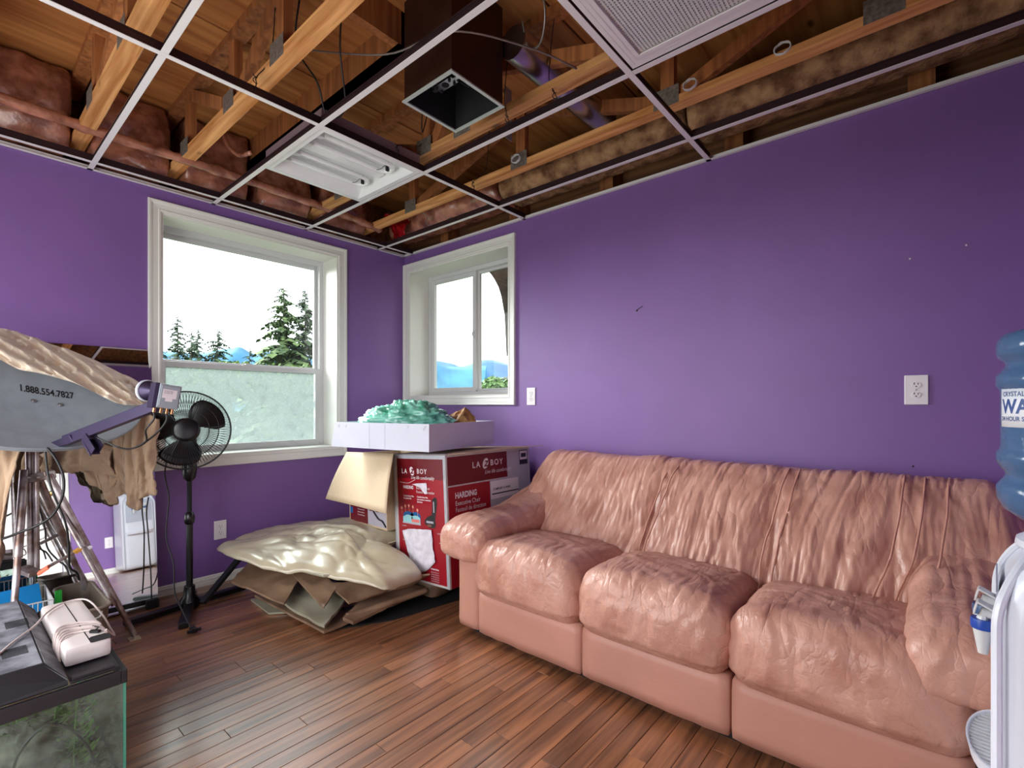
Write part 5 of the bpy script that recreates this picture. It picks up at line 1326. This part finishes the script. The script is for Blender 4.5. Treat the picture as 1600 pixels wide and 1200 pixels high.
b = B(); b.bar((0.387, -2.3, 0.495), (0.326, -2.22, 0.517), .020, .006); b.build('brace', M_tubes, tp, world=True)
b = B(); b.bar((0.608, -2.321, 0.42), (0.615, -2.289, 0.443), .045, .012); b.build('orange_clip', mat('orange_plastic', (236, 116, 84), rough=.5), tp, world=True, label='orange clip on the lower brace', bevel=.003)
b = B(); b.bar((0.575, -2.204, 0.475), (0.572, -2.181, 0.486), .030, .012); b.build('yellow_sleeve', mat('yellow_tape', (206, 148, 60), rough=.5), tp, world=True, label='yellow sleeve on the brace')
b = B(); b.bar((0.497, -2.363, 0.428), (0.572, -2.325, 0.411), .05, .02); b.build('mast_clamp', M_tubes, tp, world=True, bevel=.004)
b = B(); b.cyl((0.581, -2.16, 0.495), (0.667, -2.165, 0.506), .008, 8); b.build('joint_bolt', M_steel, tp, world=True)
# loose black cables through the tripod
cable('black_cable', [(0.664, -2.3, 0.944), (0.692, -2.276, 0.896), (0.714, -2.257, 0.825), (0.712, -2.259, 0.746), (0.684, -2.283, 0.672), (0.663, -2.326, 0.632), (0.632, -2.379, 0.606), (0.593, -2.413, 0.586), (0.534, -2.463, 0.565)], .0052, M_wire, 'thick black cable making a loop below the dish and running off to the left')
cable('black_cable', [(0.615, -2.302, 0.946), (0.625, -2.294, 0.834), (0.631, -2.275, 0.739), (0.639, -2.242, 0.626), (0.623, -2.229, 0.526), (0.6, -2.222, 0.423), (0.584, -2.197, 0.386), (0.526, -2.181, 0.337)], .0045, M_wire, 'black cable dropping from the dish between the tripod legs')
cable('black_cable', [(0.322, -2.29, 0.645), (0.34, -2.274, 0.557), (0.349, -2.267, 0.469), (0.425, -2.241, 0.42), (0.48, -2.22, 0.397), (0.491, -2.21, 0.354)], .0036, M_wire, 'thinner black cable behind the tripod mast')
cable('black_cable', [(0.155, -1.84, 0.613), (0.147, -1.847, 0.532), (0.152, -1.842, 0.427), (0.185, -1.841, 0.292), (0.214, -1.842, 0.177), (0.241, -1.846, 0.081)], .0036, M_wire, 'thin black cable hanging down over the right edge of the mirror')

# beige cloth lying over the upper rim of the dish
tops = [(-120,520),(-60,513),(0,512),(30,519),(60,531),(90,543),(115,553),(150,573),(190,597),(215,605),(232,616)]
TOPS = [(0.385, -2.631, 1.407), (0.396, -2.529, 1.436), (0.4, -2.42, 1.449), (0.392, -2.361, 1.437), (0.387, -2.3, 1.413), (0.357, -2.233, 1.392), (0.347, -2.176, 1.371), (0.324, -2.09, 1.336), (0.319, -1.99, 1.278), (0.319, -1.924, 1.242), (0.345, -1.875, 1.183)]
BOTS = [(0.541, -2.629, 1.332), (0.546, -2.532, 1.328), (0.573, -2.43, 1.303), (0.562, -2.374, 1.268), (0.553, -2.316, 1.256), (0.533, -2.253, 1.237), (0.533, -2.201, 1.219), (0.518, -2.122, 1.176), (0.509, -2.05, 1.132), (0.492, -1.986, 1.117), (0.485, -1.926, 1.117)]
Tn = spline(TOPS, 12); Bn = spline(BOTS, 12); N = len(Tn)
b = B()
def drape(u, v):
    i = int(round(u*(N-1))); t_ = Tn[i]; c_ = Bn[i]; x = u*6; a = 2*pi*v
    # v: 0..1 round the roll; front half faces the camera
    c0 = (t_+c_)/2; ha = (t_-c_)/2; fwd = Vector((.74, -.55, .0)); th = .045+.02*nz(x, 2)
    q = c0+ha*cos(a)*1.0+fwd*th*sin(a)
    k = (cos(a)+1)/2
    if sin(a) > -.2:
        w1_ = ridge(x*.9+k*2.3-u*1.0, k*1.2+u*2, 2., 5)+.8*ridge(x*1.3-k*2.2, k*.8, 7., 6)
        dr = Vector((.75, -.5, .25)).normalized()
        q += dr*(.066*w1_-.030+.020*nz(x*3, k*5, 5)+.034*ridge(x*2.2+k*3, k*5-x, 9, 7)+(.016*ridge(x*3, k*9, 3, 4) if u > .72 else 0))*abs(sin(a))**.5
    return q
b.grid(drape, N, 64, cv=True)
tag(recentre(b.build('draped_cloth', M_cloth, smooth=True, angle=0)), 'pale beige cloth draped over the upper rim of the satellite dish', 'cloth')
# crumpled garment hanging below and behind the dish
def hang(name, xs, tops_, bots_, m, label, fold=9., amp=.035, seed=0., nu=110, nv=60, solid=.006):
    """hanging sheet between a top curve and a bottom curve with vertical folds"""
    T = spline(tops_, 14); Bo = spline(bots_, 14); n = len(T); b = B(); nd = Vector((.75, -.66, 0))
    def at(P, u):
        i = u*(len(P)-1); k = min(int(i), len(P)-2); return P[k].lerp(P[k+1], i-k)
    def f(u, v):
        t_ = at(T, u); c_ = at(Bo, u); q = t_.lerp(c_, v)
        uu = u*fold+.6*nz(u*3+seed, v*1.6)
        q += nd*(amp*sin(uu*2*pi)*(.6+.4*nz(u*5, v*2, seed))+amp*.9*ridge(u*fold*1.3+seed, v*1.3, seed, 5)+amp*.5*nz(u*14, v*8, seed)+amp*.8*ridge(u*7+v*5, v*6-u*3, seed+2, 6)*ss(.35, 1, v))
        q += nd*.03*sin(pi*v)+Vector((0,0,.012*nz(u*22, seed)*ss(.7,1,v)))
        return q
    b.grid(f, nu, nv)
    return tag(recentre(b.build(name, m, smooth=True, angle=0, solid=solid)), label, 'cloth')
hang('hanging_cloth', 0, [(0.157, -2.101, 1.048), (0.232, -2.038, 1.058), (0.306, -1.974, 1.081), (0.38, -1.911, 1.097), (0.44, -1.86, 1.048)], [(0.17, -2.091, 0.739), (0.219, -2.048, 0.69), (0.269, -2.006, 0.615), (0.308, -1.972, 0.667), (0.358, -1.956, 0.619), (0.387, -1.931, 0.593), (0.412, -1.91, 0.658), (0.442, -1.858, 0.67)], M_cloth2, 'brown crumpled garment hanging in folds behind the dish', fold=5.5, amp=.020, seed=3)
hang('hanging_sleeve', 0, [(0.082, -2.271, 0.861), (0.142, -2.22, 0.909), (0.214, -2.158, 0.94), (0.272, -2.082, 0.939), (0.319, -2.015, 0.905)], [(0.097, -2.259, 0.776), (0.154, -2.209, 0.786), (0.221, -2.152, 0.792), (0.272, -2.082, 0.796), (0.332, -2.005, 0.751)], M_cloth2, 'sleeve of the brown garment stretched across below the dish', fold=3, amp=.014, seed=8, nu=70, nv=30)
hang('dust_sheet', 0, [(0.387, -2.589, 1.076), (0.426, -2.53, 1.063), (0.456, -2.478, 1.036), (0.507, -2.408, 1.016), (0.54, -2.353, 0.967)], [(0.482, -2.548, 0.441), (0.49, -2.514, 0.429), (0.524, -2.472, 0.418), (0.529, -2.442, 0.408), (0.557, -2.418, 0.424)], M_cloth2, 'brown cloth hanging at the far left in long vertical folds', fold=3, amp=.022, seed=12, nu=70, nv=60)
hang('dust_sheet', 0, [(0.189, -2.312, 0.948), (0.221, -2.284, 0.932), (0.253, -2.257, 0.917)], [(0.175, -2.324, 0.615), (0.202, -2.3, 0.645), (0.244, -2.264, 0.872)], M_cloth2, 'narrow strip of brown cloth seen beside the tripod mast', fold=1.2, amp=.01, seed=15, nu=26, nv=30)

# ------------------------------------------------------------------ aquarium with hood
M_tankblack = mat('tank_black', (28, 26, 30), rough=.45); M_hood = mat('hood_grey', (150, 152, 160), rough=.7, rgb2=(88, 88, 96), vscale=18, detail=8)
M_tglass = glassy('tank_glass', (.86, .93, .90), haze=.10, noise_haze=.12, hazecol=(.6, .66, .6), scale=18)
M_edge_g = mat('glass_edge_green', (70, 150, 128), rough=.1, spec=.8)
TX0, TX1, TY0, TY1, TZ = .94, 1.668, -2.60, -2.236, .36
aq = thing('aquarium', 'glass aquarium with a black rim standing on the floor at bottom left', 'aquarium', ((TX0+TX1)/2, (TY0+TY1)/2, 0))
fxt = lambda u, o, z: (u, o, z)
def rim(z0, z1, w):
    b = B(); b.box((TX0, TY0, z0), (TX1, TY0+w, z1)); b.box((TX0, TY1-w, z0), (TX1, TY1, z1)); b.box((TX0, TY0+w, z0), (TX0+w, TY1-w, z1)); b.box((TX1-w, TY0+w, z0), (TX1, TY1-w, z1)); return b
rim(TZ-.038, TZ, .014).build('top_rim', M_tankblack, aq, world=True, bevel=.002)
rim(0, .03, .014).build('bottom_rim', M_tankblack, aq, world=True, bevel=.002)
g_ = .004
for bx_ in (((TX0+g_, TY0+.008, .02), (TX0+2*g_, TY1-.008, TZ-.02)), ((TX1-2*g_, TY0+.008, .02), (TX1-g_, TY1-.008, TZ-.02)), ((TX0+.008, TY0+g_, .02), (TX1-.008, TY0+2*g_, TZ-.02)), ((TX0+.008, TY1-2*g_, .02), (TX1-.008, TY1-g_, TZ-.02))):
    B().box(*bx_).build('glass_pane', M_tglass, aq, world=True)
for (x, y) in ((TX1-.006, TY1-.006), (TX1-.006, TY0+.006), (TX0+.006, TY1-.006)): B().box((x-.003, y-.003, .02), (x+.003, y+.003, TZ-.03)).build('glass_edge', M_edge_g, aq, world=True)
B().box((TX0+.01, TY0+.01, .012), (TX1-.01, TY1-.01, .018)).build('tank_floor', M_tankblack, aq, world=True)
gv = B(); gv.grid(lambda u, v: Vector((TX0+.014+(TX1-TX0-.028)*u, TY0+.014+(TY1-TY0-.028)*v, .050+.02*nz(u*5, v*4)+.012*nz(u*40, v*30))), 60, 40)
tag(recentre(gv.build('gravel', mat('gravel', (120, 110, 96), rough=.9, rgb2=(50, 44, 40), vscale=60), smooth=True)), 'dirty gravel on the aquarium floor', 'gravel', kind='stuff')
b = B()
def rock(u, v):
    a = 2*pi*u; t_ = pi*v; d = Vector((sin(t_)*cos(a), sin(t_)*sin(a), cos(t_))); k = 1+.35*nz(d.x*2, d.y*2, d.z*2+5)+.12*nz(d.x*6, d.y*6, d.z*6)
    return Vector((1.42, -2.42, .12))+Vector((d.x*.10, d.y*.08, d.z*.075))*k
b.grid(rock, 36, 20, cu=True); tag(recentre(b.build('aquarium_rock', mat('grey_rock', (120, 112, 104), rough=.9, rgb2=(60, 54, 50), vscale=20, bump=.6, bscale=40), smooth=True, angle=0)), 'grey rock inside the aquarium', 'rock')
rnd = random.Random(5)
for j, (px_, py_, hh, lb) in enumerate([(1.50, -2.33, .22, 'green plastic plant in the aquarium, toward the room'), (1.44, -2.37, .19, 'green plastic plant in the aquarium, middle one'), (1.40, -2.45, .16, 'green plastic plant in the aquarium, toward the left edge')]):
    b = B()
    for i in range(260):
        z = .05+hh*rnd.random(); a = rnd.random()*6.28; r = .012+.035*rnd.random(); p = Vector((px_+r*cos(a), py_+r*sin(a), z)); d = Vector((cos(a+.6), sin(a+.6), rnd.uniform(.1, 1))).normalized(); w = d.cross(Vector((0,0,1))).normalized(); l_ = .022
        b.add([p, p+d*l_*.5+w*l_*.25, p+d*l_, p+d*l_*.5-w*l_*.25], [(0,1,2,3)])
    b.tube([(px_, py_, .045), (px_+.01, py_, .05+hh*.5), (px_, py_+.01, .05+hh)], .002, 5)
    tag(recentre(b.build('aquarium_plant', mat('plastic_plant_green', (104, 140, 52), rough=.5, rgb2=(56, 90, 36), vscale=30))), lb, 'plant', 'plastic plants in the aquarium')
cable('aquarium_tube', [(1.50, -2.46, .06), (1.53, -2.45, .16), (1.55, -2.40, .225), (1.56, -2.35, .20), (1.56, -2.31, .13), (1.55, -2.29, .06)], .004, M_wire, 'black air tube arching inside the aquarium', 'tube')
hd = thing('aquarium_hood', 'dusty dark plastic hood with two vents lying on the aquarium', 'hood', ((TX0+TX1)/2, -2.45, TZ))
prof_ = [(-2.585, TZ+.001), (-2.585, .405), (-2.56, .425), (-2.405, .425), (-2.362, .378), (-2.362, TZ+.001)]
b = B(); xa, xb = .955, 1.655; n_ = len(prof_)
b.add([(x, y, z) for x in (xa, xb-.0) for y, z in prof_], [tuple(range(n_)), tuple(range(2*n_-1, n_-1, -1))]+[(i, n_+i, n_+(i+1) % n_, (i+1) % n_) for i in range(n_)])
b.v = [Vector((p.x-(.040 if p.z > .41 and p.x > 1.5 else 0), p.y, p.z)) for p in b.v]
b.build('hood_body', M_tankblack, hd, world=True, bevel=.004)
b = B(); b.box((.96, -2.556, .4248), (1.608, -2.409, .4256)); b.build('hood_top', M_hood, hd, world=True)
b = B(); b.add([(.96, -2.404, .4252), (1.61, -2.404, .4252), (1.648, -2.364, .3802), (.96, -2.364, .3802)], [(0,1,2,3)]); b.build('hood_slope', M_hood, hd, world=True, solid=.0006)
for xc, yc in ((1.22, -2.425), (1.47, -2.448)):
    b = B()
    for i in range(9): b.box((xc-.034+.0078*i, yc-.030, .4254), (xc-.0305+.0078*i, yc+.022, .4264))
    b.build('vent', M_blackm, hd, world=True)
b = B(); b.box((.96, -2.358, TZ+.002), (1.655, -2.252, .370)); b.build('lid', M_tankblack, hd, world=True, bevel=.002)
b = B(); b.box((1.632, -2.355, .370), (1.655, -2.262, .377)); b.build('lid_lip', M_tankblack, hd, world=True, bevel=.002)
# power box with wrapped cord
M_pow = mat('cream_plastic', (226, 216, 212), rough=.4, var=.05, vscale=6)
pb = thing('plastic_power_box', 'cream plastic box wrapped in its own cord on top of the aquarium hood', 'box', (1.33, -2.308, .372), (0, 0, radians(.5)))
b = B(); rbox(b, (0, 0, .028), (.235, .053, .027), .010, .012); b.build('box_body', M_pow, pb, smooth=True, angle=30)
b = B(); b.box((-.233, .004, .0545), (.233, .0065, .0556)); b.box((.195, .0065, .0545), (.236, .052, .0554)); b.box((.190, .010, .0552), (.194, .046, .0558)); b.build('seam', M_dark, pb)
b = B()
for k, (x, s_) in enumerate(((.04, .05), (.065, .03), (.09, .06), (.11, .03), (.13, .05))):
    pts = [Vector((x+s_, .055, .01)), Vector((x+s_*.8, .052, .052)), Vector((x+s_*.3, .02, .0595)), Vector((x, -.02, .0595)), Vector((x+.02, -.048, .057)), Vector((x+.045, -.058, .030)), Vector((x+.05, -.055, .004))]
    b.tube(spline(pts, 5), .0028, 6)
b.build('wrapped_cord', mat('cream_cord', (206, 190, 186), rough=.5), pb, smooth=True)
cable('box_cord', [(1.60, -2.55, .420), (1.42, -2.46, .431), (1.30, -2.395, .431), (1.20, -2.355, .433), (1.14, -2.305, .434), (1.16, -2.25, .432), (1.26, -2.225, .40), (1.36, -2.222, .385), (1.46, -2.228, .39), (1.50, -2.255, .43)], .0030, MATS['cream_cord'], 'pale cord running from the left across the hood and curling over the cream box', 'cord')
b = B(); b.tube(spline([(1.44, -2.28, .431), (1.47, -2.27, .434), (1.49, -2.28, .434)], 5), .0025, 6); b.bar((1.485, -2.29, .432), (1.505, -2.272, .432), .010, .008)
tag(recentre(b.build('cord_plug', M_black)), 'small black plug tip on top of the cream box', 'plug')

# ------------------------------------------------------------------ bin, basket and clutter behind the aquarium
M_bin = mat('taupe_plastic', (122, 108, 96), rough=.45)
bn = thing('plastic_bin', 'taupe rounded plastic bin standing behind the aquarium', 'bin', (.50, -2.170, 0), (0, 0, radians(0)))
def rr_ring(hx, hy, r, z, n=8):
    o = []
    for cx0, cy0, a0 in ((hx-r, hy-r, 0), (-hx+r, hy-r, pi/2), (-hx+r, -hy+r, pi), (hx-r, -hy+r, 1.5*pi)):
        for k in range(n+1): a = a0+pi/2*k/n; o.append(Vector((cx0+r*cos(a), cy0+r*sin(a), z)))
    return o
def ringloft(b, rings):
    n = len(rings[0]); vs = [p for r in rings for p in r]
    b.add(vs, [(i*n+k, i*n+(k+1) % n, (i+1)*n+(k+1) % n, (i+1)*n+k) for i in range(len(rings)-1) for k in range(n)])
b = B(); ringloft(b, [rr_ring(.18, .05, .03, .0), rr_ring(.225, .066, .04, .25), rr_ring(.221, .062, .04, .25), rr_ring(.175, .046, .03, .006)]); b.add(rr_ring(.175, .046, .03, .006), [tuple(range(36))]); b.add(rr_ring(.18, .05, .03, .0), [tuple(range(35, -1, -1))])
b.build('bin_shell', M_bin, bn, smooth=True, angle=50)
b = B(); b.tube(rr_ring(.228, .069, .042, .252), .007, 8, closed=True); b.build('bin_rim', M_bin, bn, smooth=True)
b = B(); b.tube(spline([(.225, -.03, .235), (.255, -.02, .225), (.258, .02, .225), (.225, .035, .235)], 6), .003, 6); b.build('bin_handle', M_vinyl, bn)
wk = thing('wire_basket', 'white coated wire basket between the bin and the dish tripod', 'basket', (.43, -2.36, .0))
b = B(); bx0, bx1, by0, by1, bz0, bz1 = .30, .56, -2.46, -2.27, .10, .285
for i in range(15):
    x = bx0+(bx1-bx0)*i/14; b.tube([(x, by1, bz1), (x, by1, bz0), (x, by0, bz0), (x, by0, bz1)], .0018, 4)
for i in range(13):
    y = by0+(by1-by0)*i/12; b.tube([(bx1, y, bz1), (bx1, y, bz0), (bx0, y, bz0), (bx0, y, bz1)], .0018, 4)
for z in (bz0, bz0+.04, bz0+.08, bz0+.125): b.tube([(bx0, by0, z), (bx1, by0, z), (bx1, by1, z), (bx0, by1, z)], .0018, 4, closed=True)
b.build('basket_wires', M_vinyl, wk, world=True, kind='stuff')
b = B(); b.tube([(bx0, by0, bz1), (bx1, by0, bz1), (bx1, by1, bz1), (bx0, by1, bz1)], .0032, 6, closed=True); b.build('basket_rim', M_vinyl, wk, world=True)
for x in (bx0+.01, bx1-.01):
    for y in (by0+.01, by1-.01): B().box((x-.008, y-.008, 0), (x+.008, y+.008, bz0+.002)).build('leg', M_blackm, wk, world=True)
bk = B(); bk.box((-.09, -.075, 0), (.09, .075, .022)); o = bk.build('blue_box', mat('blue_card', (10, 112, 172), rough=.45), bevel=.002); o.location = (.40, -2.365, .235); o.rotation_euler = (radians(4), radians(38), radians(2)); tag(o, 'flat bright blue box tilted in the wire basket', 'box')
b = B(); rbox(b, (0, 0, .05), (.08, .06, .045), .02, .03, disp=lambda p, n: .01*nz(p.x*20, p.y*20, p.z*20)); o = b.build('dark_cloth_bundle', M_blackm, smooth=True); o.location = (.43, -2.365, .106); tag(o, 'dark bundle in the bottom of the wire basket', 'bundle')
o = B().box((-.004, -.012, 0), (.004, .012, .075)).build('green_strip', mat('green_plastic', (20, 130, 40), rough=.4), bevel=.002); o.location = (.60, -2.19, .292); o.location = (.545, -2.252, .24); tag(o, 'upright bright green plastic strip at the corner of the wire basket', 'strip')
# dark tool bag behind the basket, small green case, black pot at the far left
b = B(); rbox(b, (0, 0, .12), (.085, .13, .12), .05, .03, disp=lambda p, n: .02*nz(p.x*8, p.y*8, p.z*8)+.006*nz(p.x*25, p.y*25, p.z*25)); o = b.build('black_bag', mat('black_fabric', (26, 22, 24), rough=.9, bump=.5, bscale=40), smooth=True, angle=0); o.location = (.295, -2.60, 0); tag(o, 'black soft bag on the floor behind the wire basket', 'bag')
o = B().box((-.02, -.015, 0), (.02, .015, .09)).build('green_case', mat('green_plastic', (20, 130, 40)), bevel=.003); o.location = (.29, -2.55, .245); tag(o, 'small green case standing on the black bag', 'case')
b = B(); b.lathe([(0, 0), (.05, 0), (.055, .03), (.045, .035), (.045, .20), (.055, .21), (.055, .235), (.045, .24), (.03, .30), (0, .30)], 24); o = b.build('black_canister', M_black, smooth=True, angle=40); o.location = (0.666, -2.456, 0.0); tag(o, 'black canister at the far left edge, beside the aquarium', 'canister')
